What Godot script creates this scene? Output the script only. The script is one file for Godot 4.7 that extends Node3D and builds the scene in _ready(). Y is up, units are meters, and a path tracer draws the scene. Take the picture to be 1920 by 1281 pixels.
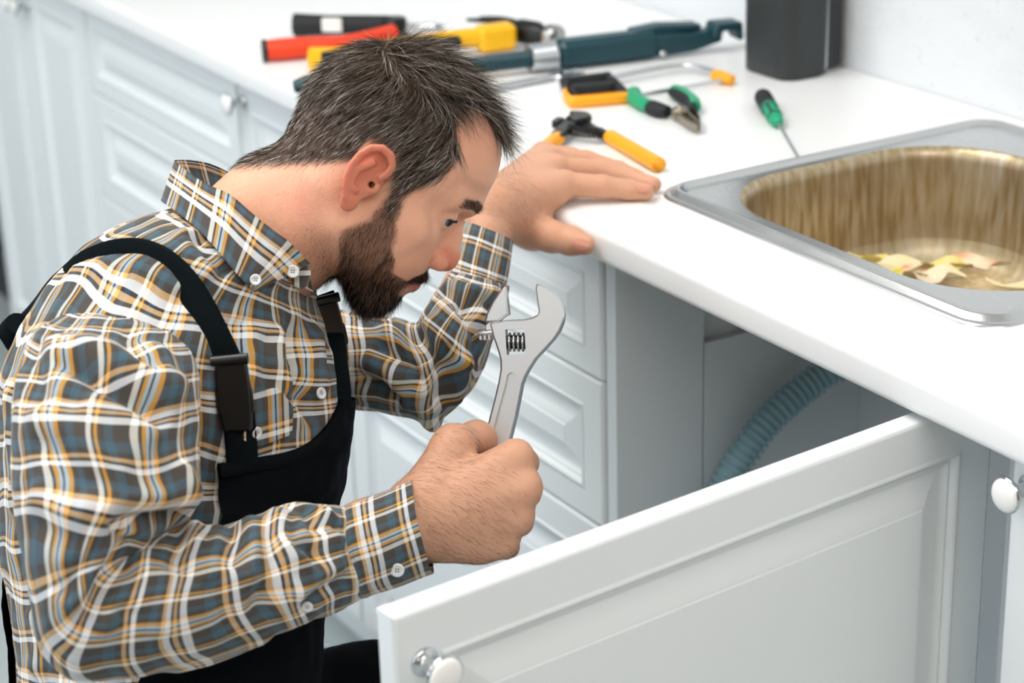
extends Node3D
# A plumber kneeling at an open sink cabinet. World: x along the counter (right), y up, z out from the back wall.

var M := {}
var names := {}
var rng := RandomNumberGenerator.new()

func _ready() -> void:
	rng.seed = 77
	setup_camera()
	setup_light()
	make_materials()
	build_room()
	build_cabinets()
	build_counter()
	build_sink()
	build_hose()
	build_dispenser()
	build_toolbox()
	build_tools()
	build_wrench()
	build_person()

func setup_camera() -> void:
	var cam := Camera3D.new()
	cam.name = "camera"
	var fpx := 3916.6
	var pitch := 0.37534972
	var yaw := 1.03144937
	var roll := -0.02844223
	var fwd := Vector3(-sin(yaw) * cos(pitch), -sin(pitch), -cos(yaw) * cos(pitch))
	var right := fwd.cross(Vector3.UP).normalized()
	var up := right.cross(fwd)
	var r2 := right * cos(roll) + up * sin(roll)
	var u2 := up * cos(roll) - right * sin(roll)
	cam.transform = Transform3D(Basis(r2, u2, -fwd), Vector3(1.75, 1.59, 1.781))
	cam.fov = rad_to_deg(2.0 * atan(640.5 / fpx))
	cam.near = 0.05
	cam.far = 60.0
	var at := CameraAttributesPhysical.new()
	at.frustum_focal_length = 24.0 * fpx / 1281.0
	at.frustum_near = 0.05
	at.frustum_far = 60.0
	at.frustum_focus_distance = 1.88
	at.exposure_aperture = 5.0
	cam.attributes = at
	add_child(cam)
	cam.current = true

func setup_light() -> void:
	var env := Environment.new()
	env.background_mode = Environment.BG_SKY
	var sm := ProceduralSkyMaterial.new()
	sm.sky_top_color = Color(0.72, 0.82, 0.95)
	sm.sky_horizon_color = Color(0.93, 0.96, 1.0)
	sm.ground_bottom_color = Color(0.5, 0.5, 0.48)
	sm.ground_horizon_color = Color(0.8, 0.8, 0.78)
	sm.sky_energy_multiplier = 1.5
	var sky := Sky.new()
	sky.sky_material = sm
	env.sky = sky
	env.tonemap_mode = Environment.TONE_MAPPER_LINEAR
	env.tonemap_exposure = 1.38
	env.sdfgi_enabled = true
	env.ssao_enabled = true
	env.ssil_enabled = true
	var we := WorldEnvironment.new()
	we.name = "world_environment"
	we.environment = env
	add_child(we)
	# added fill lights: one per invented ceiling panel, same size and colour
	for q in ADDED_PANELS:
		var l := AreaLight3D.new()
		l.name = "added_panel_light"
		l.area_size = Vector2(q[2], q[3])
		l.area_normalize_energy = true
		l.light_energy = q[4]
		l.light_color = Color(1.0, 0.985, 0.965)
		l.shadow_enabled = true
		l.set("area_range", 12.0)
		l.position = Vector3(q[0], 2.655, q[1])
		l.rotation.x = -PI / 2
		add_child(l)

# x, z, width, depth, energy of each light panel added on the ceiling
const ADDED_PANELS := [[2.4, 1.6, 1.2, 2.0, 2.0], [1.0, 3.8, 2.0, 1.2, 1.5], [-2.0, 3.2, 1.4, 1.2, 1.6], [-0.3, 1.5, 1.4, 1.2, 2.2]]

# ---------------------------------------------------------------- helpers
func numbered(called: String) -> String:
	var n: int = names.get(called, -1) + 1
	names[called] = n
	return called if n == 0 else "%s_%03d" % [called, n]

func thing(called: String, label: String, category: String, at := Vector3.ZERO, turn := 0.0, group := "") -> Node3D:
	var o := Node3D.new()
	o.name = numbered(called)
	o.position = at
	o.rotation.y = turn
	tag(o, label, category, group)
	add_child(o)
	return o

func tag(o: Node, label: String, category: String, group := "") -> void:
	o.set_meta("label", label)
	o.set_meta("category", category)
	if group != "":
		o.set_meta("group", group)

func put(called: String, mesh: Mesh, m: Material, parent: Node, xf := Transform3D()) -> MeshInstance3D:
	var o := MeshInstance3D.new()
	o.mesh = mesh
	o.material_override = m
	o.transform = xf
	if parent == self:
		o.name = numbered(called)
		add_child(o)
	else:
		o.name = called
		parent.add_child(o, true)
	return o

func struct(called: String, mesh: Mesh, m: Material, xf := Transform3D()) -> MeshInstance3D:
	var o := put(called, mesh, m, self, xf)
	o.set_meta("kind", "structure")
	return o

func T(p: Vector3, e := Vector3.ZERO) -> Transform3D:
	return Transform3D(Basis.from_euler(e), p)

func frame(o: Vector3, x: Vector3, yhint: Vector3) -> Transform3D:
	var bx_ := x.normalized()
	var bz := bx_.cross(yhint).normalized()
	return Transform3D(Basis(bx_, bz.cross(bx_), bz), o)

func new_st() -> SurfaceTool:
	var st := SurfaceTool.new()
	st.begin(Mesh.PRIMITIVE_TRIANGLES)
	return st

func done(st: SurfaceTool) -> ArrayMesh:
	st.generate_normals()
	return st.commit()

func tri(st: SurfaceTool, a: Vector3, b: Vector3, c: Vector3) -> void:
	st.add_vertex(a)
	st.add_vertex(b)
	st.add_vertex(c)

func quad(st: SurfaceTool, a: Vector3, b: Vector3, c: Vector3, d: Vector3) -> void:
	tri(st, a, b, c)
	tri(st, a, c, d)

# box with chamfered edges; front faces clockwise seen from outside
func add_box(st: SurfaceTool, c: Vector3, s: Vector3, b := 0.0, xf := Transform3D()) -> void:
	st.set_smooth_group(-1)
	var h := s * 0.5
	b = minf(b, minf(h.x, minf(h.y, h.z)) * 0.98)
	var ax := [Vector3(1, 0, 0), Vector3(0, 1, 0), Vector3(0, 0, 1)]
	for i in 3:
		var u: Vector3 = ax[(i + 1) % 3]
		var v: Vector3 = ax[(i + 2) % 3]
		var n: Vector3 = ax[i]
		for s1 in [-1.0, 1.0]:
			var o: Vector3 = n * (h[i] * s1)
			var du: Vector3 = u * (h[(i + 1) % 3] - b)
			var dv: Vector3 = v * (h[(i + 2) % 3] - b)
			var p := [o - du - dv, o - du + dv, o + du + dv, o + du - dv]
			if s1 < 0:
				p.reverse()
			quad(st, xf * (c + p[0]), xf * (c + p[1]), xf * (c + p[2]), xf * (c + p[3]))
	if b <= 0.0:
		return
	for i in 3:
		var j := (i + 1) % 3
		var k := (i + 2) % 3
		for sj in [-1.0, 1.0]:
			for sk in [-1.0, 1.0]:
				var pj := Vector3.ZERO
				var pk := Vector3.ZERO
				pj[j] = h[j] * sj
				pj[k] = (h[k] - b) * sk
				pk[j] = (h[j] - b) * sj
				pk[k] = h[k] * sk
				var d := Vector3.ZERO
				d[i] = h[i] - b
				var q := [pj - d, pj + d, pk + d, pk - d]
				if sj * sk < 0:
					q.reverse()
				quad(st, xf * (c + q[3]), xf * (c + q[2]), xf * (c + q[1]), xf * (c + q[0]))
	for sx in [-1.0, 1.0]:
		for sy in [-1.0, 1.0]:
			for sz in [-1.0, 1.0]:
				var sg := Vector3(sx, sy, sz)
				var a := Vector3(h.x * sx, (h.y - b) * sy, (h.z - b) * sz)
				var e := Vector3((h.x - b) * sx, h.y * sy, (h.z - b) * sz)
				var f := Vector3((h.x - b) * sx, (h.y - b) * sy, h.z * sz)
				if sg.x * sg.y * sg.z > 0:
					tri(st, xf * (c + a), xf * (c + f), xf * (c + e))
				else:
					tri(st, xf * (c + a), xf * (c + e), xf * (c + f))

func box(c: Vector3, s: Vector3, b := 0.0) -> ArrayMesh:
	var st := new_st()
	add_box(st, c, s, b)
	return done(st)

# rings of equal point count joined by quads; smooth within
func add_rings(st: SurfaceTool, rings: Array, closed := true, group := 1, flip := false) -> void:
	st.set_smooth_group(group)
	for i in rings.size() - 1:
		var a: PackedVector3Array = rings[i]
		var b: PackedVector3Array = rings[i + 1]
		var n := a.size()
		for j in (n if closed else n - 1):
			var k := (j + 1) % n
			if flip:
				quad(st, a[j], b[j], b[k], a[k])
			else:
				quad(st, a[j], a[k], b[k], b[j])

func add_cap(st: SurfaceTool, ring: PackedVector3Array, group := -1, flip := false) -> void:
	st.set_smooth_group(group)
	var c := Vector3.ZERO
	for p in ring:
		c += p
	c /= ring.size()
	for j in ring.size():
		var k := (j + 1) % ring.size()
		if flip:
			tri(st, c, ring[k], ring[j])
		else:
			tri(st, c, ring[j], ring[k])

# profile of Vector2(radius, height) turned round y; sharp[] lists breaks by giving a point twice
func add_lathe(st: SurfaceTool, prof: Array, seg := 24, xf := Transform3D(), sx := 1.0, sz := 1.0) -> void:
	var rings := []
	for p in prof:
		var r := PackedVector3Array()
		for j in seg:
			var a := TAU * j / seg
			r.append(xf * Vector3(cos(a) * p.x * sx, p.y, sin(a) * p.x * sz))
		rings.append(r)
	var g := 1
	for i in rings.size() - 1:
		if prof[i].is_equal_approx(prof[i + 1]):
			g += 1
			continue
		add_rings(st, [rings[i], rings[i + 1]], true, g)

func lathe(prof: Array, seg := 24, xf := Transform3D(), sx := 1.0, sz := 1.0) -> ArrayMesh:
	var st := new_st()
	add_lathe(st, prof, seg, xf, sx, sz)
	return done(st)

func smooth_path(pts: Array, per := 6) -> PackedVector3Array:
	var out := PackedVector3Array()
	var n := pts.size()
	for i in n - 1:
		var p0: Vector3 = pts[maxi(i - 1, 0)]
		var p1: Vector3 = pts[i]
		var p2: Vector3 = pts[i + 1]
		var p3: Vector3 = pts[mini(i + 2, n - 1)]
		for k in per:
			out.append(p1.cubic_interpolate(p2, p0, p3, float(k) / per))
	out.append(pts[n - 1])
	return out

# tube along a path; radii: one per path point (or one for all); ry flattens the section along the binormal
func add_tube(st: SurfaceTool, path: PackedVector3Array, radii: Array, seg := 12, caps := true, flat := 1.0, hint := Vector3.UP) -> void:
	var rings := []
	var n := path.size()
	var up := hint
	for i in n:
		var t := (path[mini(i + 1, n - 1)] - path[maxi(i - 1, 0)]).normalized()
		var side := t.cross(up)
		if side.length() < 1e-4:
			side = t.cross(Vector3(0.3, 0.1, 1))
		side = side.normalized()
		var u2 := side.cross(t).normalized()
		if flat == 1.0:
			up = u2
		var r: float = radii[mini(i, radii.size() - 1)]
		var ring := PackedVector3Array()
		for j in seg:
			var a := TAU * j / seg
			ring.append(path[i] + side * cos(a) * r + u2 * sin(a) * r * flat)
		rings.append(ring)
	add_rings(st, rings, true, 1)
	if caps:
		add_cap(st, rings[0], -1, true)
		add_cap(st, rings[n - 1], -1, false)

func tube(path: PackedVector3Array, radii: Array, seg := 12, caps := true, flat := 1.0, hint := Vector3.UP) -> ArrayMesh:
	var st := new_st()
	add_tube(st, path, radii, seg, caps, flat, hint)
	return done(st)

# flat outline in x-y made into a plate of that thickness (z), with chamfered rims
func add_plate(st: SurfaceTool, poly: PackedVector2Array, th: float, ch := 0.0, xf := Transform3D(), z0 := 0.0) -> void:
	if Geometry2D.is_polygon_clockwise(poly):
		poly.reverse()
	var inner := poly
	if ch > 0.0:
		inner = inset(poly, ch)
	var h := th * 0.5
	var layers := [[inner, -h], [poly, -h + ch], [poly, h - ch], [inner, h]] if ch > 0.0 else [[poly, -h], [poly, h]]
	var g := 2
	for i in layers.size() - 1:
		var a: PackedVector2Array = layers[i][0]
		var b: PackedVector2Array = layers[i + 1][0]
		st.set_smooth_group(g + i)
		for j in a.size():
			var k := (j + 1) % a.size()
			quad(st, xf * Vector3(a[j].x, a[j].y, layers[i][1] + z0), xf * Vector3(b[j].x, b[j].y, layers[i + 1][1] + z0), xf * Vector3(b[k].x, b[k].y, layers[i + 1][1] + z0), xf * Vector3(a[k].x, a[k].y, layers[i][1] + z0))
	st.set_smooth_group(-1)
	var t := Geometry2D.triangulate_polygon(inner)
	for i in range(0, t.size(), 3):
		var p: Array[Vector2] = [inner[t[i]], inner[t[i + 1]], inner[t[i + 2]]]
		var ccw := (p[1] - p[0]).cross(p[2] - p[0]) > 0.0
		if not ccw:
			p.reverse()
		tri(st, xf * Vector3(p[0].x, p[0].y, h + z0), xf * Vector3(p[2].x, p[2].y, h + z0), xf * Vector3(p[1].x, p[1].y, h + z0))
		tri(st, xf * Vector3(p[0].x, p[0].y, -h + z0), xf * Vector3(p[1].x, p[1].y, -h + z0), xf * Vector3(p[2].x, p[2].y, -h + z0))

func inset(poly: PackedVector2Array, d: float) -> PackedVector2Array:
	var out := PackedVector2Array()
	var n := poly.size()
	for i in n:
		var a := (poly[i] - poly[(i + n - 1) % n]).normalized()
		var b := (poly[(i + 1) % n] - poly[i]).normalized()
		var na := Vector2(-a.y, a.x)
		var nb := Vector2(-b.y, b.x)
		var m := (na + nb).normalized()
		out.append(poly[i] + m * d / maxf(0.5, m.dot(na)))
	return out

func plate(poly: PackedVector2Array, th: float, ch := 0.0) -> ArrayMesh:
	var st := new_st()
	add_plate(st, poly, th, ch)
	return done(st)

func round_poly(pts: Array, r: float, seg := 4) -> PackedVector2Array:
	var out := PackedVector2Array()
	var n := pts.size()
	for i in n:
		var p: Vector2 = pts[i]
		var a: Vector2 = pts[(i + n - 1) % n]
		var b: Vector2 = pts[(i + 1) % n]
		var d := minf(r, minf(p.distance_to(a), p.distance_to(b)) * 0.45)
		var q0 := p + (a - p).normalized() * d
		var q1 := p + (b - p).normalized() * d
		for k in seg + 1:
			var t := float(k) / seg
			out.append(q0.lerp(p, t).lerp(p.lerp(q1, t), t))
	return out

func smooth_poly(pts: Array, per := 4) -> PackedVector2Array:
	var out := PackedVector2Array()
	var n := pts.size()
	for i in n:
		for k in per:
			var p1: Vector2 = pts[i]
			out.append(p1.cubic_interpolate(pts[(i + 1) % n], pts[(i + n - 1) % n], pts[(i + 2) % n], float(k) / per))
	return out

func rrect(x0: float, z0: float, x1: float, z1: float, r: float, y: float, seg := 8) -> PackedVector3Array:
	var out := PackedVector3Array()
	r = maxf(r, 0.0005)
	for c in [[x1 - r, z1 - r, 0.0], [x0 + r, z1 - r, 90.0], [x0 + r, z0 + r, 180.0], [x1 - r, z0 + r, 270.0]]:
		for k in seg + 1:
			var a := deg_to_rad(c[2] + 90.0 * k / seg)
			out.append(Vector3(c[0] + cos(a) * r, y, c[1] + sin(a) * r))
	return out

# ---------------------------------------------------------------- materials
func std(c: Color, rough := 0.5, metal := 0.0) -> StandardMaterial3D:
	var m := StandardMaterial3D.new()
	m.albedo_color = c
	m.roughness = rough
	m.metallic = metal
	return m

func noise_tex(freq: float, size := 256, ramp: Gradient = null, oct := 4, seed_ := 1, kind := FastNoiseLite.TYPE_SIMPLEX_SMOOTH) -> NoiseTexture2D:
	var n := FastNoiseLite.new()
	n.noise_type = kind
	n.frequency = freq
	n.fractal_octaves = oct
	n.seed = seed_
	var t := NoiseTexture2D.new()
	t.width = size
	t.height = size
	t.seamless = true
	t.noise = n
	if ramp:
		t.color_ramp = ramp
	return t

func ramp(a: Color, b: Color, p0 := 0.0, p1 := 1.0) -> Gradient:
	var g := Gradient.new()
	g.offsets = PackedFloat32Array([p0, p1])
	g.colors = PackedColorArray([a, b])
	return g

func bumpy(m: StandardMaterial3D, freq: float, cm: float, scale: float, seed_ := 3) -> StandardMaterial3D:
	m.uv1_triplanar = true
	m.uv1_scale = Vector3.ONE * scale
	m.heightmap_enabled = true
	m.heightmap_scale = cm
	m.heightmap_texture = noise_tex(freq, 256, null, 4, seed_)
	return m

func make_materials() -> void:
	M.wall = bumpy(std(Color(0.885, 0.9, 0.91), 0.85), 0.02, 0.25, 3.0)
	M.wall.albedo_texture = noise_tex(0.03, 512, ramp(Color(0.95, 0.955, 0.96), Color(1, 1, 1), 0.1, 0.24), 4, 9)
	M.ceiling = std(Color(0.95, 0.95, 0.95), 0.9)
	M.floor = bumpy(std(Color(0.66, 0.7, 0.7), 0.55), 0.03, 0.05, 2.0)
	M.lacquer = std(Color(0.905, 0.925, 0.93), 0.38)
	M.carcass = std(Color(0.86, 0.885, 0.895), 0.5)
	M.counter = std(Color(0.955, 0.96, 0.96), 0.32)
	M.porcelain = std(Color(0.95, 0.95, 0.94), 0.15)
	M.chrome = std(Color(0.8, 0.81, 0.82), 0.14, 1.0)
	M.steel = std(Color(0.7, 0.7, 0.69), 0.27, 1.0)
	M.satin = std(Color(0.8, 0.81, 0.82), 0.3, 1.0)
	M.dark_steel = std(Color(0.2, 0.2, 0.2), 0.35, 0.8)
	M.black = std(Color(0.055, 0.06, 0.065), 0.45)
	M.rubber = std(Color(0.1, 0.11, 0.12), 0.7)
	M.appliance = std(Color(0.16, 0.18, 0.185), 0.4)
	M.orange = std(Color(0.93, 0.25, 0.07), 0.5)
	M.yellow = std(Color(0.98, 0.74, 0.02), 0.45)
	M.amber = std(Color(0.98, 0.66, 0.08), 0.4)
	M.green = std(Color(0.02, 0.62, 0.43), 0.45)
	M.teal = std(Color(0.03, 0.24, 0.28), 0.4)
	M.hose = std(Color(0.55, 0.69, 0.73), 0.45)
	M.white_plastic = std(Color(0.92, 0.92, 0.9), 0.4)
	M.wrench = std(Color(0.86, 0.87, 0.875), 0.36, 0.95)
	M.lash = std(Color(0.1, 0.075, 0.06), 0.7)
	M.wood = std(Color(0.56, 0.42, 0.27), 0.6)
	M.wall_warm = std(Color(0.62, 0.58, 0.52), 0.9)

# ---------------------------------------------------------------- room
func build_room() -> void:
	struct("floor", box(Vector3(-0.1, -0.05, 2.45), Vector3(7.4, 0.1, 5.3), 0.0), M.floor)
	struct("ceiling", box(Vector3(-0.1, 2.75, 2.45), Vector3(7.4, 0.1, 5.3), 0.0), M.ceiling)
	struct("wall_back", box(Vector3(-0.1, 1.35, -0.05), Vector3(7.4, 2.7, 0.1), 0.0), M.wall)
	struct("wall_right", box(Vector3(3.55, 1.35, 2.45), Vector3(0.1, 2.7, 5.3), 0.0), M.wood)
	struct("wall_left", box(Vector3(-3.75, 1.35, 2.45), Vector3(0.1, 2.7, 5.3), 0.0), M.wall)
	# front wall (behind the camera) with a wide window
	var st := new_st()
	add_box(st, Vector3(-0.1, 0.45, 5.05), Vector3(7.2, 0.9, 0.1))
	add_box(st, Vector3(-0.1, 2.6, 5.05), Vector3(7.2, 0.2, 0.1))
	add_box(st, Vector3(-3.2, 1.7, 5.05), Vector3(1.0, 1.6, 0.1))
	add_box(st, Vector3(3.0, 1.7, 5.05), Vector3(1.0, 1.6, 0.1))
	struct("wall_front", done(st), M.wall_warm)
	st = new_st()
	for x in [-2.66, -1.0, 0.8, 2.46]:
		add_box(st, Vector3(x, 1.7, 5.05), Vector3(0.08, 1.6, 0.08), 0.005)
	add_box(st, Vector3(-0.1, 0.94, 5.05), Vector3(5.2, 0.08, 0.08), 0.005)
	add_box(st, Vector3(-0.1, 2.46, 5.05), Vector3(5.2, 0.08, 0.08), 0.005)
	var w := struct("window_1", done(st), M.lacquer)
	var gl := std(Color(1, 1, 1, 0.05), 0.02)
	gl.transparency = BaseMaterial3D.TRANSPARENCY_ALPHA
	put("pane", box(Vector3(-0.1, 1.7, 5.05), Vector3(5.1, 1.5, 0.006)), gl, w)
	var glow := std(Color(0.95, 0.95, 0.94), 0.6)
	glow.emission_enabled = true
	glow.emission = Color(1.0, 0.985, 0.965)
	glow.emission_energy_multiplier = 1.2
	for q in ADDED_PANELS:  # unseen panels, added to brighten the room from above and the sides
		var t := thing("added_light_panel", "square white light panel added on the ceiling for fill", "ceiling light", Vector3(q[0], 2.7, q[1]), 0.0, "square light panels added on the ceiling")
		put("frame", box(Vector3(0, -0.012, 0), Vector3(q[2] + 0.04, 0.024, q[3] + 0.04), 0.004), M.lacquer, t)
		put("diffuser", box(Vector3(0, -0.03, 0), Vector3(q[2], 0.012, q[3]), 0.002), glow, t)

# ---------------------------------------------------------------- cabinets
# raised-panel front lying in x-y, outer face +z, lower left corner at the origin
func front_mesh(w: float, h: float) -> ArrayMesh:
	var prof := [[0.0, -0.02], [0.0, -0.0035], [0.001, -0.001], [0.0035, 0.0], [0.0035, 0.0], [0.041, 0.0], [0.041, 0.0], [0.0425, 0.0016], [0.045, 0.0016], [0.0475, -0.002], [0.049, -0.0045], [0.049, -0.0045], [0.052, -0.0045], [0.052, -0.0045], [0.0545, -0.0075], [0.058, -0.0085], [0.058, -0.0085], [0.064, -0.0085], [0.074, -0.006], [0.084, -0.0012], [0.086, -0.0012], [0.086, -0.0012], [0.0875, 0.0], [0.0875, 0.0]]
	var m := minf(w, h)
	var k := 1.0
	if m < 0.19:
		k = m / 0.2
	var st := new_st()
	var rings := []
	for p in prof:
		var i: float = p[0] * k
		var z: float = p[1]
		rings.append(PackedVector3Array([Vector3(i, i, z), Vector3(w - i, i, z), Vector3(w - i, h - i, z), Vector3(i, h - i, z)]))
	for side in 4:
		var kk := (side + 1) % 4
		var g := 1 + side * 30
		for r in rings.size() - 1:
			if prof[r][0] == prof[r + 1][0] and prof[r][1] == prof[r + 1][1]:
				g += 1
				continue
			st.set_smooth_group(g)
			quad(st, rings[r][side], rings[r + 1][side], rings[r + 1][kk], rings[r][kk])
	st.set_smooth_group(-1)
	var c: PackedVector3Array = rings[rings.size() - 1]
	quad(st, c[3], c[2], c[1], c[0])
	c = rings[0]
	quad(st, c[0], c[1], c[2], c[3])
	return done(st)

# round porcelain knob with a chrome stem, standing on a face that looks along +z
func add_knob(parent: Node3D, p: Vector3) -> void:
	var toz := Transform3D(Basis.from_euler(Vector3(PI / 2, 0, 0)), p)
	var k := put("knob", lathe([Vector2(0, 0), Vector2(0.0115, 0), Vector2(0.0115, 0.0015), Vector2(0.0095, 0.003), Vector2(0.007, 0.0035), Vector2(0.006, 0.006), Vector2(0.0057, 0.016), Vector2(0.008, 0.02), Vector2(0.0152, 0.0235), Vector2(0.0163, 0.0255), Vector2(0.0158, 0.0275), Vector2(0.0145, 0.028)], 32, toz), M.chrome, parent)
	put("knob_cap", lathe([Vector2(0.0146, 0.0272), Vector2(0.0146, 0.0285), Vector2(0.0125, 0.0305), Vector2(0.008, 0.0322), Vector2(0.003, 0.0329), Vector2(0.0, 0.033)], 32, toz), M.porcelain, k)

func carcass(t: Node3D, w: float, d: float, back := true) -> void:
	var st := new_st()
	add_box(st, Vector3(0.009, 0.488, d * 0.5), Vector3(0.018, 0.744, d), 0.0008)
	add_box(st, Vector3(w - 0.009, 0.488, d * 0.5), Vector3(0.018, 0.744, d), 0.0008)
	add_box(st, Vector3(w * 0.5, 0.125, d * 0.5), Vector3(w - 0.036, 0.018, d), 0.0008)
	if back:
		add_box(st, Vector3(w * 0.5, 0.488, 0.004), Vector3(w - 0.036, 0.744, 0.008))
	put("body", done(st), M.carcass, t)
	put("plinth", box(Vector3(w * 0.5, 0.058, d - 0.05), Vector3(w, 0.116, 0.018), 0.0008), M.lacquer, t)

func build_cabinets() -> void:
	var zf := 0.609
	var d := 0.585
	# drawer unit beside the open cabinet
	var t := thing("drawer_cabinet", "white three-drawer cabinet next to the open sink cabinet", "cabinet", Vector3(-0.647, 0, 0.003))
	carcass(t, 0.636, d)
	for y in [[0.7065, 0.857], [0.5265, 0.7035], [0.112, 0.5235]]:
		put("drawer", front_mesh(0.628, y[1] - y[0]), M.lacquer, t, T(Vector3(0.004, y[0], zf)))
	# narrow cabinet behind the man
	t = thing("door_cabinet", "narrow white cabinet between the two drawer units, its knob at the upper corner", "cabinet", Vector3(-0.95, 0, 0.003))
	carcass(t, 0.303, d)
	var o := put("door", front_mesh(0.297, 0.745), M.lacquer, t, T(Vector3(0.003, 0.112, zf)))
	add_knob(o, Vector3(0.02, 0.715, 0.0))
	t = thing("drawer_cabinet", "white drawer cabinet left of the narrow door cabinet, behind the kneeling man's back", "cabinet", Vector3(-1.557, 0, 0.003))
	carcass(t, 0.606, d)
	for y in [[0.7115, 0.857], [0.5265, 0.7085], [0.112, 0.5235]]:
		put("drawer", front_mesh(0.598, y[1] - y[0]), M.lacquer, t, T(Vector3(0.004, y[0], zf)))
	t = thing("door_cabinet", "white two-door cabinet at the far left end of the row", "cabinet", Vector3(-2.176, 0, 0.003))
	carcass(t, 0.617, d)
	for k in 2:
		o = put("door", front_mesh(0.304, 0.745), M.lacquer, t, T(Vector3(0.003 + 0.307 * k, 0.112, zf)))
		add_knob(o, Vector3(0.284 if k == 0 else 0.02, 0.695, 0.0))
	# dark appliance past the end of the row
	t = thing("dishwasher", "dark grey appliance standing past the far end of the white cabinets", "dishwasher", Vector3(-3.14, 0, -0.07 + 0.08))
	put("body", box(Vector3(0.3, 0.43, 0.24), Vector3(0.6, 0.86, 0.46), 0.006), M.appliance, t)
	put("door", box(Vector3(0.3, 0.5, 0.485), Vector3(0.596, 0.72, 0.03), 0.008), M.appliance, t)
	put("plinth", box(Vector3(0.3, 0.06, 0.48), Vector3(0.59, 0.11, 0.02), 0.002), M.black, t)
	put("handle", box(Vector3(0.3, 0.82, 0.508), Vector3(0.45, 0.02, 0.02), 0.006), M.satin, t)
	# sink cabinet, door swung wide open towards the camera
	t = thing("sink_cabinet", "white sink cabinet with its door swung wide open and a hose inside", "cabinet", Vector3(-0.011, 0, 0.25))
	var w := 0.612
	var st := new_st()
	add_box(st, Vector3(0.009, 0.488, 0.298), Vector3(0.018, 0.744, 0.118), 0.0)
	add_box(st, Vector3(0.009, 0.423, 0.12), Vector3(0.018, 0.614, 0.24), 0.0)
	add_box(st, Vector3(0.003, 0.795, 0.12), Vector3(0.006, 0.13, 0.24), 0.0)
	add_box(st, Vector3(w - 0.009, 0.488, 0.138), Vector3(0.018, 0.744, 0.276), 0.0008)
	add_box(st, Vector3(w - 0.045, 0.488, 0.268), Vector3(0.075, 0.744, 0.018), 0.0008)
	add_box(st, Vector3(w * 0.5, 0.125, 0.178), Vector3(w - 0.036, 0.018, 0.356), 0.0008)
	add_box(st, Vector3(w * 0.5, 0.423, 0.004), Vector3(w - 0.036, 0.614, 0.008))
	put("body", done(st), M.carcass, t)
	put("plinth", box(Vector3(w * 0.5, 0.058, 0.3), Vector3(w, 0.116, 0.018), 0.0008), M.lacquer, t)
	# door: hinged at the right, its outer face towards +x
	# swung a little past square
	var free := Vector3(0.5634, 0.855, 1.1781) - t.position
	var ex := Vector3(-0.08475, 0.0, -0.9964).normalized()
	var ez := ex.cross(Vector3.UP).normalized()
	o = put("door", front_mesh(0.64, 0.743), M.lacquer, t, Transform3D(Basis(ex, Vector3.UP, ez), free - Vector3(0, 0.743, 0)))
	add_knob(o, Vector3(0.026, 0.698, 0.0))
	for y in [0.2, 0.72]:
		st = new_st()
		add_box(st, Vector3(0.485, y, 0.3), Vector3(0.012, 0.045, 0.03), 0.003)
		put("hinge", done(st), M.satin, t)
	# cabinet right of it
	t = thing("door_cabinet", "white cabinet with a round knob to the right of the open door", "cabinet", Vector3(0.603, 0, 0.003))
	carcass(t, 0.6, d)
	o = put("door", front_mesh(0.594, 0.745), M.lacquer, t, T(Vector3(0.003, 0.112, zf)))
	add_knob(o, Vector3(0.02, 0.718, 0.0))

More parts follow.
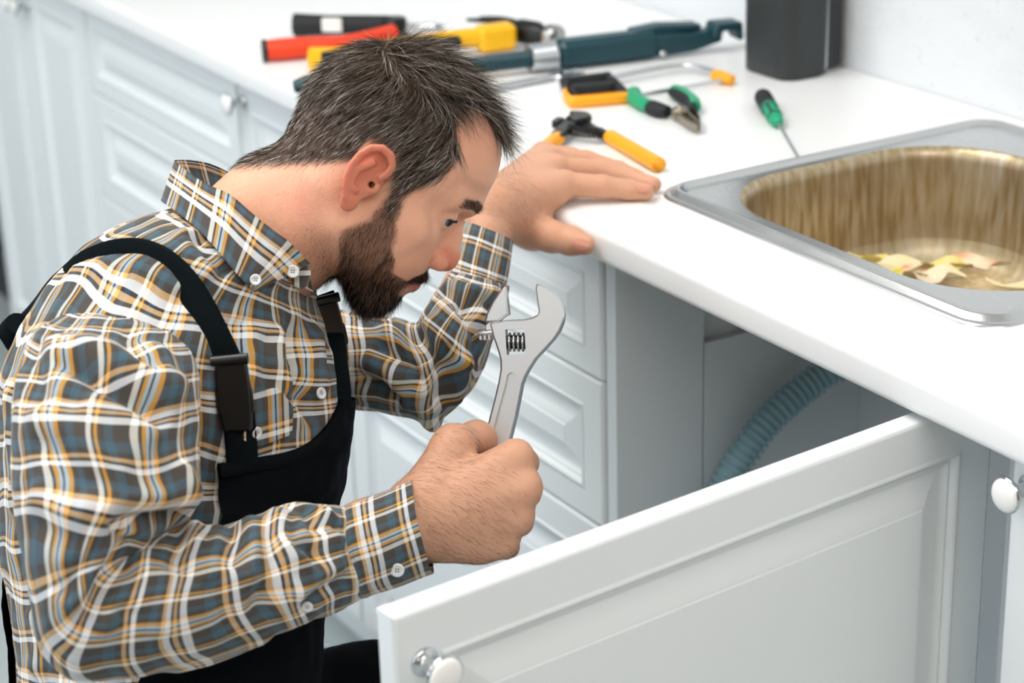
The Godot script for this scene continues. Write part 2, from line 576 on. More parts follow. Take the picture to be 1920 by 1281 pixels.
# ---------------------------------------------------------------- worktop
const SINK := [-0.045, 0.03, 0.478, 0.526]
func build_counter() -> void:
	var zf := 0.6415
	var th := 0.038
	var pts := PackedVector2Array([Vector2(0.002, 0.862), Vector2(0.002, 0.9)])
	for k in 7:
		var a := deg_to_rad(90.0 - 90.0 * k / 6.0)
		pts.append(Vector2(zf - 0.011 + cos(a) * 0.011, 0.889 + sin(a) * 0.011))
	for k in 5:
		var a := deg_to_rad(-90.0 * k / 4.0)
		pts.append(Vector2(zf - 0.009 + cos(a) * 0.009, 0.871 + sin(a) * 0.009))
	# extruded along x in two runs and round the cut-out of the sink
	var st := new_st()
	var x0 := -3.2
	var x1 := 2.1
	var sx0: float = SINK[0] + 0.012
	var sx1: float = SINK[2] - 0.012
	var sz0: float = SINK[1] + 0.012
	var sz1: float = SINK[3] - 0.012
	var rp := PackedVector3Array()
	var rq := PackedVector3Array()
	for p in pts:
		rp.append(Vector3(x0, p.y, p.x))
		rq.append(Vector3(x1, p.y, p.x))
	for j in range(2, pts.size() - 1):
		st.set_smooth_group(1)
		quad(st, rp[j], rq[j], rq[j + 1], rp[j + 1])
	st.set_smooth_group(-1)
	for y in [[0.9, false], [0.862, true]]:
		for r in [[x0, sx0, 0.002, zf - 0.011], [sx1, x1, 0.002, zf - 0.011], [sx0, sx1, 0.002, sz0], [sx0, sx1, sz1, zf - 0.011]]:
			var a := Vector3(r[0], y[0], r[2])
			var b := Vector3(r[1], y[0], r[2])
			var c := Vector3(r[1], y[0], r[3])
			var e := Vector3(r[0], y[0], r[3])
			if y[1]:
				quad(st, e, c, b, a)
			else:
				quad(st, a, b, c, e)
	quad(st, Vector3(x0, 0.862, zf - 0.011), Vector3(x0, 0.862, zf - 0.009), Vector3(x1, 0.862, zf - 0.009), Vector3(x1, 0.862, zf - 0.011))
	quad(st, Vector3(x0, 0.9, 0.002), Vector3(x0, 0.862, 0.002), Vector3(x1, 0.862, 0.002), Vector3(x1, 0.9, 0.002))
	var ho := [Vector2(sx0, sz0), Vector2(sx1, sz0), Vector2(sx1, sz1), Vector2(sx0, sz1)]
	for k in 4:
		var a: Vector2 = ho[k]
		var b: Vector2 = ho[(k + 1) % 4]
		quad(st, Vector3(a.x, 0.9, a.y), Vector3(b.x, 0.9, b.y), Vector3(b.x, 0.862, b.y), Vector3(a.x, 0.862, a.y))
	add_cap(st, rp, -1, false)
	add_cap(st, rq, -1, true)
	var o := put("worktop", done(st), M.counter, self)
	tag(o, "long white worktop with a rounded front edge over the cabinets", "worktop")

func build_sink() -> void:
	var t := thing("kitchen_sink", "square stainless steel sink with dirty standing water, set in the worktop", "sink", Vector3.ZERO)
	var b := [-0.012, 0.118, 0.437, 0.489]
	var y := 0.9
	# rim: [inset from outer edge, height, corner radius]
	var prof := [[-0.001, 0.0, 0.042], [0.0, 0.0022, 0.042], [0.0022, 0.0034, 0.041], [0.0042, 0.0034, 0.04], [0.0042, 0.0034, 0.04], [0.0052, 0.0024, 0.039], [0.0052, 0.0024, 0.039], [0.008, 0.0042, 0.036], [0.0105, 0.0078, 0.034], [0.0135, 0.0088, 0.032], [0.0165, 0.0082, 0.03], [0.0205, 0.0042, 0.026], [0.0225, 0.0036, 0.024]]
	var rings := []
	for p in prof:
		rings.append(rrect(SINK[0] + p[0], SINK[1] + p[0], SINK[2] - p[0], SINK[3] - p[0], p[2], y + p[1], 10))
	var last: PackedVector3Array = rings[rings.size() - 1]
	var st := new_st()
	var g := 1
	for i in rings.size() - 1:
		if prof[i][0] == prof[i + 1][0]:
			g += 1
			continue
		add_rings(st, [rings[i], rings[i + 1]], true, g)
	# flat deck between the rim and the mouth of the basin
	var mouth := rrect(b[0], b[1], b[2], b[3], 0.12, y + 0.0036, 10)
	var deck := [last.duplicate()]
	for k in [0.5, 1.0]:
		var r := PackedVector3Array()
		for i in last.size():
			r.append(last[i].lerp(mouth[i], k))
		deck.append(r)
	add_rings(st, deck, true, 60)
	var m := std(Color(0.8, 0.805, 0.805), 0.34, 1.0)
	m.uv1_triplanar = true
	m.uv1_scale = Vector3(3, 3, 3)
	m.roughness_texture = noise_tex(0.01, 256, ramp(Color(0.75, 0.75, 0.75), Color(1, 1, 1)), 4, 5)
	put("rim", done(st), m, t)
	st = new_st()
	var bowl := [[0.0, 0.0036, 0.12], [0.0022, 0.0022, 0.119], [0.0046, -0.001, 0.118], [0.0065, -0.006, 0.117], [0.0075, -0.012, 0.116], [0.0095, -0.05, 0.114], [0.0125, -0.1, 0.112], [0.0145, -0.112, 0.11], [0.019, -0.122, 0.107], [0.026, -0.13, 0.1], [0.038, -0.135, 0.09], [0.06, -0.138, 0.08], [0.15, -0.14, 0.07]]
	rings = []
	for p in bowl:
		rings.append(rrect(b[0] + p[0], b[1] + p[0], b[2] - p[0], b[3] - p[0], p[2], y + p[1], 10))
	add_rings(st, rings, true, 50)
	add_cap(st, rings[rings.size() - 1], 50)
	# brown room reflections painted into the steel colour as warm streaks down the sides
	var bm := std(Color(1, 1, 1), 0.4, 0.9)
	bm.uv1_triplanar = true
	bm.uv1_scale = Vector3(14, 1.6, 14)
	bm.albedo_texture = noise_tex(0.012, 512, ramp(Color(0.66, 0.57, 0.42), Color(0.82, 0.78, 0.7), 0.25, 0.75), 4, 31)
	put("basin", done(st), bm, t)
	put("drain", lathe([Vector2(0.042, 0.001), Vector2(0.04, 0.003), Vector2(0.034, 0.0035), Vector2(0.03, 0.001), Vector2(0.0, 0.0)], 28, T(Vector3(0.21, 0.761, 0.3))), M.chrome, t)
	put("waste_pipe", tube(PackedVector3Array([Vector3(0.21, 0.76, 0.3), Vector3(0.21, 0.66, 0.3)]), [0.03], 20), M.white_plastic, t)
	# tap at the back, to the right of the picture
	# dirty water standing in the bowl
	var w := new_st()
	var wr := [rrect(b[0] + 0.0125, b[1] + 0.0125, b[2] - 0.0125, b[3] - 0.0125, 0.112, 0.7955, 10), rrect(b[0] + 0.05, b[1] + 0.05, b[2] - 0.05, b[3] - 0.05, 0.08, 0.795, 10)]
	add_rings(w, wr, true, 1)
	add_cap(w, wr[1], 1)
	var wm := std(Color(0.93, 0.88, 0.7, 0.16), 0.03)
	wm.transparency = BaseMaterial3D.TRANSPARENCY_ALPHA
	var o := put("dirty_water", done(w), wm, self)
	tag(o, "pale cloudy water standing in the stainless sink", "water")
	o.set_meta("kind", "stuff")

# ---------------------------------------------------------------- hose in the cabinet, black dispenser, toolbox, peel in the sink
func build_hose() -> void:
	var path := smooth_path([Vector3(0.1, 0.16, 0.52), Vector3(0.052, 0.3, 0.55), Vector3(0.036, 0.44, 0.535), Vector3(0.035, 0.556, 0.483), Vector3(0.035, 0.598, 0.452), Vector3(0.036, 0.636, 0.409), Vector3(0.044, 0.67, 0.35), Vector3(0.075, 0.7, 0.3), Vector3(0.13, 0.705, 0.29), Vector3(0.183, 0.69, 0.3)], 24)
	# resample evenly, then swell and pinch into ribs
	var pts := PackedVector3Array()
	var rad := []
	var s := 0.0
	var step := 0.0011
	var nexts := 0.0
	for i in path.size() - 1:
		var l := path[i].distance_to(path[i + 1])
		while nexts <= s + l:
			pts.append(path[i].lerp(path[i + 1], (nexts - s) / l))
			var ph := fposmod(nexts / 0.0088, 1.0)
			rad.append(0.0182 if ph < 0.62 else 0.0142)
			nexts += step
		s += l
	var o := put("drain_hose", tube(pts, rad, 20, true), M.hose, self)
	tag(o, "ribbed blue-grey drain hose curving up inside the open cabinet", "hose")

func build_dispenser() -> void:
	var t := thing("drinks_dispenser", "tall black appliance with a thin silver strip, standing against the wall on the worktop", "appliance", Vector3(-0.373, 0.9, 0.064), 0.0)
	var st := new_st()
	var rings := []
	for p in [[0.0025, 0.0], [0.0, 0.003], [0.0, 0.02], [-0.0015, 0.2], [-0.002, 0.3], [0.003, 0.306]]:
		rings.append(rrect(-0.052 + p[0], -0.026 + p[0], 0.05 - p[0], 0.052 - p[0], 0.024, p[1], 8))
	add_rings(st, rings, true, 1)
	add_cap(st, rings[5], -1)
	add_cap(st, rings[0], -1, true)
	put("body", done(st), M.appliance, t)
	put("back_column", box(Vector3(-0.008, 0.154, -0.034), Vector3(0.086, 0.3, 0.046), 0.006), M.appliance, t)
	put("silver_strip", box(Vector3(0.0372, 0.15, -0.0225), Vector3(0.006, 0.29, 0.004), 0.0008), M.satin, t)
	put("top_lid", box(Vector3(0, 0.311, 0.01), Vector3(0.085, 0.012, 0.06), 0.004), M.black, t)

func build_toolbox() -> void:
	var t := thing("toolbox", "open black toolbox with a grey rim on the floor beside the man's knee", "toolbox", Vector3(-0.45, 0.0, 0.83), 0.5)
	var st := new_st()
	var w := 0.44
	var d := 0.2
	var h := 0.185
	add_box(st, Vector3(0, 0.006, 0), Vector3(w, 0.012, d), 0.002)
	add_box(st, Vector3(0, h / 2, d / 2), Vector3(w, h, 0.008), 0.002)
	add_box(st, Vector3(0, h / 2, -d / 2), Vector3(w, h, 0.008), 0.002)
	add_box(st, Vector3(w / 2, h / 2, 0), Vector3(0.008, h, d), 0.002)
	add_box(st, Vector3(-w / 2, h / 2, 0), Vector3(0.008, h, d), 0.002)
	put("body", done(st), M.black, t)
	st = new_st()
	for z in [d / 2, -d / 2]:
		add_box(st, Vector3(0, h + 0.004, z), Vector3(w + 0.02, 0.012, 0.016), 0.003)
	for x in [w / 2, -w / 2]:
		add_box(st, Vector3(x, h + 0.004, 0), Vector3(0.016, 0.012, d + 0.014), 0.003)
	put("rim", done(st), std(Color(0.55, 0.6, 0.61), 0.4, 0.3), t)
	var o := put("screwdriver", tube(PackedVector3Array([Vector3(-0.6, 0.115, 0.9), Vector3(-0.53, 0.12, 0.86)]), [0.014, 0.012], 14), std(Color(0.85, 0.3, 0.3), 0.4), self)
	tag(o, "short red handle lying in the open toolbox", "tool")
	o = put("steel_bar", tube(PackedVector3Array([Vector3(-0.5, 0.1, 0.9), Vector3(-0.38, 0.1, 0.79)]), [0.016, 0.016], 14), M.satin, self)
	tag(o, "grey steel bar lying in the open toolbox", "tool")

# thin curled scrap floating on the water; outline in x-z round its own centre
func peel(pts: Array, at: Vector3, turn: float, col: Color, edge: Color, label: String, seed_: int, curl := 0.006) -> void:
	var poly := smooth_poly(pts, 4)
	var n := poly.size()
	var st := new_st()
	st.set_smooth_group(1)
	var rg := RandomNumberGenerator.new()
	rg.seed = seed_
	var ph := rg.randf() * TAU
	var rows := 6
	var top := []
	for i in rows + 1:
		var k := float(i) / rows
		var ring := []
		for j in n:
			var q: Vector2 = poly[j] * k
			var y := 0.0015 + curl * k * k * (0.55 + 0.45 * sin(3.0 * TAU * j / n + ph)) + 0.0008 * sin(q.x * 900.0 + ph)
			ring.append(Vector3(q.x, y, q.y))
		top.append(ring)
	for i in rows:
		for j in n:
			var k := (j + 1) % n
			for q in [[i, j], [i + 1, j], [i + 1, k], [i, j], [i + 1, k], [i, k]]:
				var f := float(q[0]) / rows
				st.set_color(col.lerp(edge, smoothstep(0.5, 1.0, f) * (0.5 + 0.5 * sin(5.0 * q[1] * TAU / n + ph))).srgb_to_linear())
				st.add_vertex(top[q[0]][q[1]])
	for i in rows:
		for j in n:
			var k := (j + 1) % n
			for q in [[i, j], [i + 1, k], [i + 1, j], [i, j], [i, k], [i + 1, k]]:
				st.set_color(col.srgb_to_linear())
				st.add_vertex(top[q[0]][q[1]] - Vector3(0, 0.0009, 0))
	var o := put("onion_peel", done(st), M.peel, self, T(at, Vector3(0, turn, 0)))
	tag(o, label, "food scrap", "onion peel floating in the sink")

func build_peels() -> void:
	M.peel = std(Color.WHITE, 0.35)
	M.peel.vertex_color_use_as_albedo = true
	M.peel.backlight_enabled = true
	M.peel.backlight = Color(0.35, 0.33, 0.28)
	var y := 0.7965
	var cream := Color(0.95, 0.89, 0.7)
	var pale := Color(0.96, 0.9, 0.78)
	var yel := Color(0.93, 0.85, 0.45)
	var pink := Color(0.95, 0.6, 0.42)
	peel([Vector2(-0.022, -0.003), Vector2(0.0, -0.006), Vector2(0.024, -0.001), Vector2(0.022, 0.003), Vector2(0.0, 0.003), Vector2(-0.02, 0.006)], Vector3(0.042, y, 0.285), 0.75, yel, cream, "thin yellow strip of onion peel at the left edge of the sink water", 1)
	peel([Vector2(-0.03, -0.008), Vector2(-0.01, -0.018), Vector2(0.02, -0.014), Vector2(0.036, 0.002), Vector2(0.018, 0.016), Vector2(-0.008, 0.019), Vector2(-0.03, 0.014)], Vector3(0.084, y, 0.272), 0.9, cream, pale, "broad cream onion peel with a pointed end, second from the left edge of the water", 2, 0.008)
	peel([Vector2(-0.016, -0.006), Vector2(0.012, -0.008), Vector2(0.018, 0.003), Vector2(-0.004, 0.01), Vector2(-0.018, 0.006)], Vector3(0.092, y, 0.302), 0.7, Color(0.85, 0.8, 0.25), yel, "small yellow-green peel tucked below the broad cream peel", 3)
	peel([Vector2(-0.026, -0.004), Vector2(-0.008, -0.013), Vector2(0.022, -0.01), Vector2(0.026, 0.004), Vector2(0.006, 0.013), Vector2(-0.02, 0.009)], Vector3(0.112, y, 0.266), 0.95, pale, pink, "cream peel with an orange-pink edge, in the middle of the floating scraps", 4)
	peel([Vector2(-0.028, -0.003), Vector2(-0.006, -0.017), Vector2(0.018, -0.016), Vector2(0.03, 0.003), Vector2(0.014, 0.013), Vector2(-0.016, 0.012)], Vector3(0.115, y, 0.235), 0.8, Color(0.96, 0.9, 0.62), yel, "yellowish cream peel just above the pink-edged one", 5, 0.009)
	peel([Vector2(-0.03, -0.016), Vector2(0.004, -0.018), Vector2(0.04, -0.004), Vector2(0.02, 0.008), Vector2(0.004, 0.018), Vector2(-0.022, 0.012)], Vector3(0.128, y, 0.203), 0.85, pale, pink, "large pale peel with a pink fringe, highest of the floating scraps", 6, 0.008)
	peel([Vector2(-0.026, 0.004), Vector2(-0.014, -0.014), Vector2(0.008, -0.02), Vector2(0.032, -0.012), Vector2(0.014, 0.004), Vector2(0.004, 0.02), Vector2(-0.02, 0.018)], Vector3(0.137, y, 0.268), 0.8, pale, cream, "ragged whitish peel nearest the front rim of the sink", 7, 0.011)
	peel([Vector2(-0.04, -0.006), Vector2(-0.02, -0.004), Vector2(0.02, -0.018), Vector2(0.04, -0.004), Vector2(0.024, 0.016), Vector2(-0.006, 0.006), Vector2(-0.036, 0.003)], Vector3(0.213, y, 0.214), 0.6, Color(0.95, 0.88, 0.68), pale, "cream peel with a curled tail, apart from the others at the right of the water", 8, 0.007)

# ---------------------------------------------------------------- tools on the worktop
const FLATB := Basis(Vector3(1, 0, 0), Vector3(0, 0, 1), Vector3(0, -1, 0))

# plate lying flat: outline given as (x, z) of the thing, bottom at y0
func lie(called: String, pts: PackedVector2Array, y0: float, th: float, m: Material, parent: Node, ch := 0.0015) -> MeshInstance3D:
	return put(called, plate(pts, th, ch), m, parent, Transform3D(FLATB, Vector3(0, y0 + th * 0.5, 0)))

func bar2(a: Vector2, b: Vector2, wa: float, wb: float) -> PackedVector2Array:
	var d := (b - a).normalized()
	var n := Vector2(-d.y, d.x)
	return PackedVector2Array([a - n * wa / 2, b - n * wb / 2, b + n * wb / 2, a + n * wa / 2])

func V2(a: Array) -> Array:
	var o := []
	for i in range(0, a.size(), 2):
		o.append(Vector2(a[i], a[i + 1]))
	return o

func build_tools() -> void:
	build_peels()
	var y := 0.9
	# screwdriver
	var a := Vector3(-0.262, y + 0.0115, 0.203)
	var b := Vector3(-0.118, y + 0.0075, 0.281)
	var t := thing("screwdriver", "black and green precision screwdriver pointing at the sink", "screwdriver", a)
	var dir := (b - a).normalized()
	var xf := Transform3D(Basis(Quaternion(Vector3.UP, dir)), Vector3.ZERO)
	put("grip", lathe([Vector2(0, 0.0), Vector2(0.006, 0.0005), Vector2(0.0098, 0.004), Vector2(0.0112, 0.01), Vector2(0.0112, 0.03), Vector2(0.0108, 0.054), Vector2(0.0108, 0.054), Vector2(0.0086, 0.056), Vector2(0.0086, 0.1), Vector2(0.0, 0.1)], 20, xf), M.rubber, t)
	put("collar", lathe([Vector2(0.0104, 0.0545), Vector2(0.0112, 0.056), Vector2(0.0108, 0.061), Vector2(0.0086, 0.062)], 20, xf), std(Color(0.1, 0.42, 0.34), 0.5), t)
	for k in 5:
		var an := TAU * k / 5.0
		put("green_panel", box(Vector3(0.0066, 0.08, 0), Vector3(0.0062, 0.03, 0.0074), 0.0012), M.green, t, xf * Transform3D(Basis(Vector3.UP, an), Vector3.ZERO))
	put("nose", lathe([Vector2(0.0086, 0.1), Vector2(0.0086, 0.106), Vector2(0.0074, 0.114), Vector2(0.0048, 0.119), Vector2(0.0, 0.12)], 20, xf), M.green, t)
	put("shaft", lathe([Vector2(0.0019, 0.118), Vector2(0.0019, 0.262), Vector2(0.0, 0.264)], 12, xf), M.satin, t)
	# claw hammer lying on its side
	t = thing("claw_hammer", "claw hammer with a black head and a yellow and black handle", "hammer", Vector3(-0.7, y + 0.002, 0.28))
	var hd := Vector3(-0.05, 0, 0.315).normalized()
	var toh := frame(Vector3(-0.004, 0.0175, 0.015), hd, Vector3.UP)
	var st := new_st()
	var hp := PackedVector3Array()
	for k in 9:
		hp.append(toh * Vector3(0.035 + 0.262 * k / 8.0, 0.004 * sin(k * 0.8), 0))
	add_tube(st, hp, [0.0125, 0.012, 0.011, 0.0115, 0.013, 0.0135, 0.013, 0.0135, 0.014], 14, true, 1.15)
	put("handle", done(st), M.yellow, t)
	var grip := new_st()
	for k in 2:
		add_box(grip, Vector3(0.125 + 0.12 * k, 0.001, 0.0), Vector3(0.085, 0.02, 0.0315), 0.005, toh)
	put("grip", done(grip), M.rubber, t)
	put("collar", box(Vector3(0.028, 0.0, 0.0), Vector3(0.056, 0.036, 0.032), 0.006), M.yellow, t, toh)
	# head: along x, claw to the left, face to the right
	st = new_st()
	var hx := Transform3D(Basis(Vector3(0, 0, -1), Vector3(1, 0, 0.08).normalized(), Vector3(0, 1, 0)), Vector3(0.0, 0.018, -0.01))
	hx.basis = Basis(Quaternion(Vector3.UP, Vector3(1, 0, -0.3).normalized()))
	add_lathe(st, [Vector2(0.0, -0.022), Vector2(0.0155, -0.022), Vector2(0.017, -0.018), Vector2(0.017, 0.012), Vector2(0.0135, 0.02), Vector2(0.012, 0.03)], 20, hx)
	put("cheek", done(st), M.dark_steel, t)
	put("face", lathe([Vector2(0.012, 0.03), Vector2(0.0165, 0.034), Vector2(0.017, 0.036), Vector2(0.017, 0.048), Vector2(0.0155, 0.051), Vector2(0.0, 0.0515)], 24, hx), M.steel, t)
	for s in [-1.0, 1.0]:
		st = new_st()
		var cp := smooth_path([Vector3(-0.012, 0.018, -0.008 + 0.004 * s), Vector3(-0.04, 0.021, -0.008 + 0.007 * s), Vector3(-0.075, 0.0235, 0.002 + 0.009 * s), Vector3(-0.112, 0.021, 0.016 + 0.011 * s)], 5)
		add_tube(st, cp, [0.0095, 0.0095, 0.009, 0.009, 0.0085, 0.008, 0.0075, 0.007, 0.0065, 0.006, 0.0055, 0.005, 0.0045, 0.004, 0.0035, 0.003], 10, true, 0.8)
		put("claw", done(st), M.dark_steel, t)
	# teal pipe wrench
	t = thing("pipe_wrench", "long teal pipe wrench with a ribbed rod and a silver adjusting nut", "pipe wrench", Vector3(-0.565, y, 0.3))
	var wx := frame(Vector3(0.0, 0.019, 0.0), Vector3(0.045, 0.0, -0.24), Vector3.UP)
	# wx: x towards the jaw, y up, z across
	put("handle", tube(PackedVector3Array([wx * Vector3(-0.375, 0, 0), wx * Vector3(-0.36, 0, 0), wx * Vector3(-0.2, 0, 0)]), [0.008, 0.0125, 0.0125], 14), M.teal, t)
	st = new_st()
	var rp := PackedVector3Array()
	var rr := []
	for k in 90:
		rp.append(wx * Vector3(-0.2 + 0.15 * k / 89.0, 0, 0))
		rr.append(0.0125 if k % 4 < 2 else 0.0105)
	add_tube(st, rp, rr, 16)
	put("ribbed_rod", done(st), M.teal, t)
	st = new_st()
	for k in 6:
		add_tube(st, PackedVector3Array([wx * Vector3(-0.052 + 0.0065 * k, 0, 0), wx * Vector3(-0.0475 + 0.0065 * k, 0, 0)]), [0.0195], 20)
	add_tube(st, PackedVector3Array([wx * Vector3(-0.052, 0, 0), wx * Vector3(-0.014, 0, 0)]), [0.0175], 20)
	put("adjusting_nut", done(st), M.chrome, t)
	put("housing", box(Vector3(0.06, 0.002, 0), Vector3(0.145, 0.038, 0.036), 0.008), M.teal, t, wx)
	var jaw := round_poly(V2([-0.012, -0.017, 0.05, -0.015, 0.092, -0.006, 0.094, 0.012, 0.05, 0.011, -0.012, 0.014]), 0.004, 3)
	put("lower_jaw", plate(jaw, 0.026, 0.003), M.teal, t, wx * T(Vector3(0.135, 0.002, 0.003)))
	put("upper_jaw", plate(round_poly(V2([0.0, -0.004, 0.05, 0.0, 0.1, 0.002, 0.1, 0.009, 0.04, 0.014, 0.0, 0.01]), 0.003, 3), 0.03, 0.003), M.teal, t, wx * T(Vector3(0.1, 0.012, -0.008)))
	put("hook", plate(round_poly(V2([-0.006, -0.006, 0.006, -0.004, 0.012, 0.002, 0.03, 0.0, 0.034, -0.014, 0.042, -0.013, 0.04, 0.012, 0.0, 0.013]), 0.004, 3), 0.034, 0.003), M.teal, t, wx * T(Vector3(0.215, 0.01, 0.006)))
	put("rivet", lathe([Vector2(0.005, 0), Vector2(0.005, 0.003), Vector2(0, 0.004)], 14), M.satin, t, wx * T(Vector3(0.135, -0.01, 0.019), Vector3(PI / 2, 0, 0)))
	# pliers with one orange and one black handle
	t = thing("plumbing_pliers", "large pliers with one orange and one black handle, partly behind the man's head", "pliers", Vector3(-0.86, y, 0.42))
	var op := smooth_path([Vector3(0.012, 0.016, 0.188), Vector3(0.03, 0.016, 0.13), Vector3(0.046, 0.017, 0.085), Vector3(0.043, 0.018, 0.04), Vector3(0.032, 0.018, 0.0)], 5)
	put("orange_handle", tube(op, [0.0145, 0.015, 0.0155, 0.0155, 0.015, 0.0145, 0.014, 0.014, 0.013, 0.012], 8, true, 1.0), M.orange, t)
	put("end_cap", tube(PackedVector3Array([Vector3(0.0105, 0.016, 0.193), Vector3(0.0125, 0.016, 0.187)]), [0.0155, 0.0158], 8), M.black, t)
	var bp := smooth_path([Vector3(-0.105, 0.017, 0.088), Vector3(-0.075, 0.017, 0.052), Vector3(-0.045, 0.018, 0.018), Vector3(-0.012, 0.018, -0.02)], 5)
	put("black_handle", tube(bp, [0.0165, 0.0165, 0.016, 0.0155, 0.015, 0.0145, 0.014], 8), M.rubber, t)
	var lb := frame(Vector3(-0.068, 0.0175, 0.046), Vector3(0.032, 0, -0.036), Vector3.UP)
	put("white_label", box(Vector3(0.004, 0.0025, 0.0135), Vector3(0.03, 0.02, 0.006), 0.002), M.white_plastic, t, lb)
	put("jaw_pivot", lathe([Vector2(0, 0), Vector2(0.017, 0), Vector2(0.018, 0.002), Vector2(0.018, 0.026), Vector2(0.016, 0.03), Vector2(0, 0.03)], 20), M.dark_steel, t, T(Vector3(-0.003, 0.0, -0.022)))
	st = new_st()
	add_tube(st, smooth_path([Vector3(0.0, 0.014, -0.03), Vector3(0.012, 0.014, -0.055), Vector3(0.03, 0.014, -0.075), Vector3(0.05, 0.013, -0.07)], 4), [0.011, 0.0095, 0.008, 0.006], 10)
	put("jaw", done(st), M.satin, t)
	# chrome spanner
	t = thing("spanner", "silver spanner lying behind the hacksaw handle", "spanner", Vector3(-0.52, y, 0.36))
	lie("shank", round_poly(V2([-0.007, -0.015, 0.005, -0.015, 0.0085, 0.075, 0.008, 0.165, -0.006, 0.165, -0.006, 0.075]), 0.002, 2), 0.001, 0.0065, M.satin, t, 0.0022)
	lie("open_end", smooth_poly(V2([-0.01, -0.012, -0.016, -0.03, -0.012, -0.05, -0.004, -0.056, -0.0065, -0.034, 0.001, -0.028, 0.009, -0.032, 0.011, -0.054, 0.02, -0.044, 0.019, -0.024, 0.008, -0.01]), 3), 0.0, 0.0085, M.chrome, t, 0.0012)
	build_small_tools()

func build_small_tools() -> void:
	var y := 0.9
	# junior hacksaw
	var t := thing("hacksaw", "small hacksaw with a black and yellow handle and a thin bow frame", "hacksaw", Vector3(-0.42, y, 0.3))
	var hs := new_st()
	for q in [bar2(Vector2(-0.067, 0.057), Vector2(-0.052, -0.008), 0.012, 0.014), bar2(Vector2(-0.06, -0.01), Vector2(0.05, 0.03), 0.011, 0.011), bar2(Vector2(-0.067, 0.054), Vector2(0.03, 0.094), 0.01, 0.01), bar2(Vector2(-0.008, 0.006), Vector2(-0.028, 0.074), 0.018, 0.018)]:
		add_plate(hs, round_poly(Array(q), 0.004, 2), 0.011, 0.0025, Transform3D(FLATB, Vector3(0, 0.0065, 0)))
	put("handle_frame", done(hs), M.rubber, t)
	lie("yellow_grip", smooth_poly(V2([0.056, 0.028, 0.06, 0.034, 0.038, 0.1, 0.024, 0.106, -0.014, 0.088, -0.012, 0.08, 0.022, 0.09, 0.032, 0.082, 0.044, 0.036]), 3), 0.0, 0.016, M.amber, t, 0.004)
	lie("grip_slot", bar2(Vector2(0.049, 0.05), Vector2(0.054, 0.034), 0.004, 0.004), 0.0148, 0.0016, M.black, t, 0.0)
	put("bow", tube(smooth_path([Vector3(-0.035, 0.009, 0.0), Vector3(-0.036, 0.01, -0.05), Vector3(-0.034, 0.01, -0.1), Vector3(-0.018, 0.01, -0.119), Vector3(0.02, 0.01, -0.124), Vector3(0.044, 0.009, -0.118)], 6), [0.0037], 10), M.satin, t)
	put("tip", tube(PackedVector3Array([Vector3(0.034, 0.009, -0.116), Vector3(0.046, 0.009, -0.117), Vector3(0.064, 0.007, -0.122)]), [0.0078, 0.0092, 0.0076], 8, true, 1.0), M.amber, t)
	put("blade", box(Vector3(0.055, 0.0065, -0.043), Vector3(0.0012, 0.006, 0.15), 0.0003), M.satin, t, Transform3D(Basis(Vector3.UP, -0.03), Vector3(-0.003, 0, 0)))
	# green cutting pliers
	t = thing("side_cutters", "small steel pliers with green and black handles", "pliers", Vector3(-0.265, y, 0.325))
	put("green_handle", tube(smooth_path([Vector3(-0.118, 0.008, -0.012), Vector3(-0.092, 0.009, 0.006), Vector3(-0.062, 0.0095, 0.015), Vector3(-0.034, 0.0095, 0.0165)], 5), [0.0072, 0.0094, 0.0102, 0.0105, 0.0105, 0.0102, 0.01, 0.0098, 0.0095], 12, true, 0.9), M.green, t)
	put("handle_sleeve", tube(PackedVector3Array([Vector3(-0.04, 0.0095, 0.0168), Vector3(-0.024, 0.0095, 0.0165), Vector3(-0.01, 0.0095, 0.0128)]), [0.0104, 0.0108, 0.0085], 10, true, 0.9), M.rubber, t)
	put("green_handle", tube(smooth_path([Vector3(-0.096, 0.009, -0.058), Vector3(-0.065, 0.0095, -0.052), Vector3(-0.03, 0.0095, -0.04), Vector3(-0.008, 0.0095, -0.026)], 5), [0.0062, 0.0075, 0.0082, 0.0086], 12, true, 0.9), M.green, t)
	put("handle_sleeve", tube(smooth_path([Vector3(-0.088, 0.0085, -0.049), Vector3(-0.058, 0.0085, -0.043), Vector3(-0.026, 0.009, -0.032), Vector3(0.0, 0.0095, -0.016), Vector3(0.006, 0.0095, -0.006)], 4), [0.006, 0.0072, 0.0078, 0.008, 0.0085, 0.0085, 0.0085, 0.008, 0.0075], 10, true, 0.9), M.rubber, t)
	var sm := std(Color(0.62, 0.58, 0.52), 0.35, 0.9)
	put("pivot", lathe([Vector2(0, 0), Vector2(0.0105, 0), Vector2(0.0115, 0.002), Vector2(0.0115, 0.011), Vector2(0.01, 0.013), Vector2(0.004, 0.013), Vector2(0.004, 0.0142), Vector2(0, 0.0145)], 20, T(Vector3(0.004, 0.003, 0.004))), sm, t)
	lie("jaw", smooth_poly(V2([-0.006, 0.01, 0.004, 0.014, 0.03, 0.0215, 0.056, 0.0275, 0.071, 0.0262, 0.05, 0.019, 0.02, 0.008]), 3), 0.004, 0.011, sm, t, 0.002)
	lie("jaw", smooth_poly(V2([0.006, -0.008, 0.018, -0.0085, 0.042, 0.002, 0.064, 0.018, 0.07, 0.0232, 0.048, 0.015, 0.02, 0.004]), 3), 0.004, 0.011, sm, t, 0.002)
	# yellow handled cutters with a spring
	t = thing("wire_stripper", "black pliers with yellow handles and a coil spring, beside the man's left hand", "pliers", Vector3(-0.27, y, 0.47))
	var hp := smooth_path([Vector3(0.042, 0.0085, -0.016), Vector3(0.075, 0.009, -0.01), Vector3(0.12, 0.0095, -0.002), Vector3(0.168, 0.0095, 0.0055), Vector3(0.172, 0.0095, 0.0062)], 5)
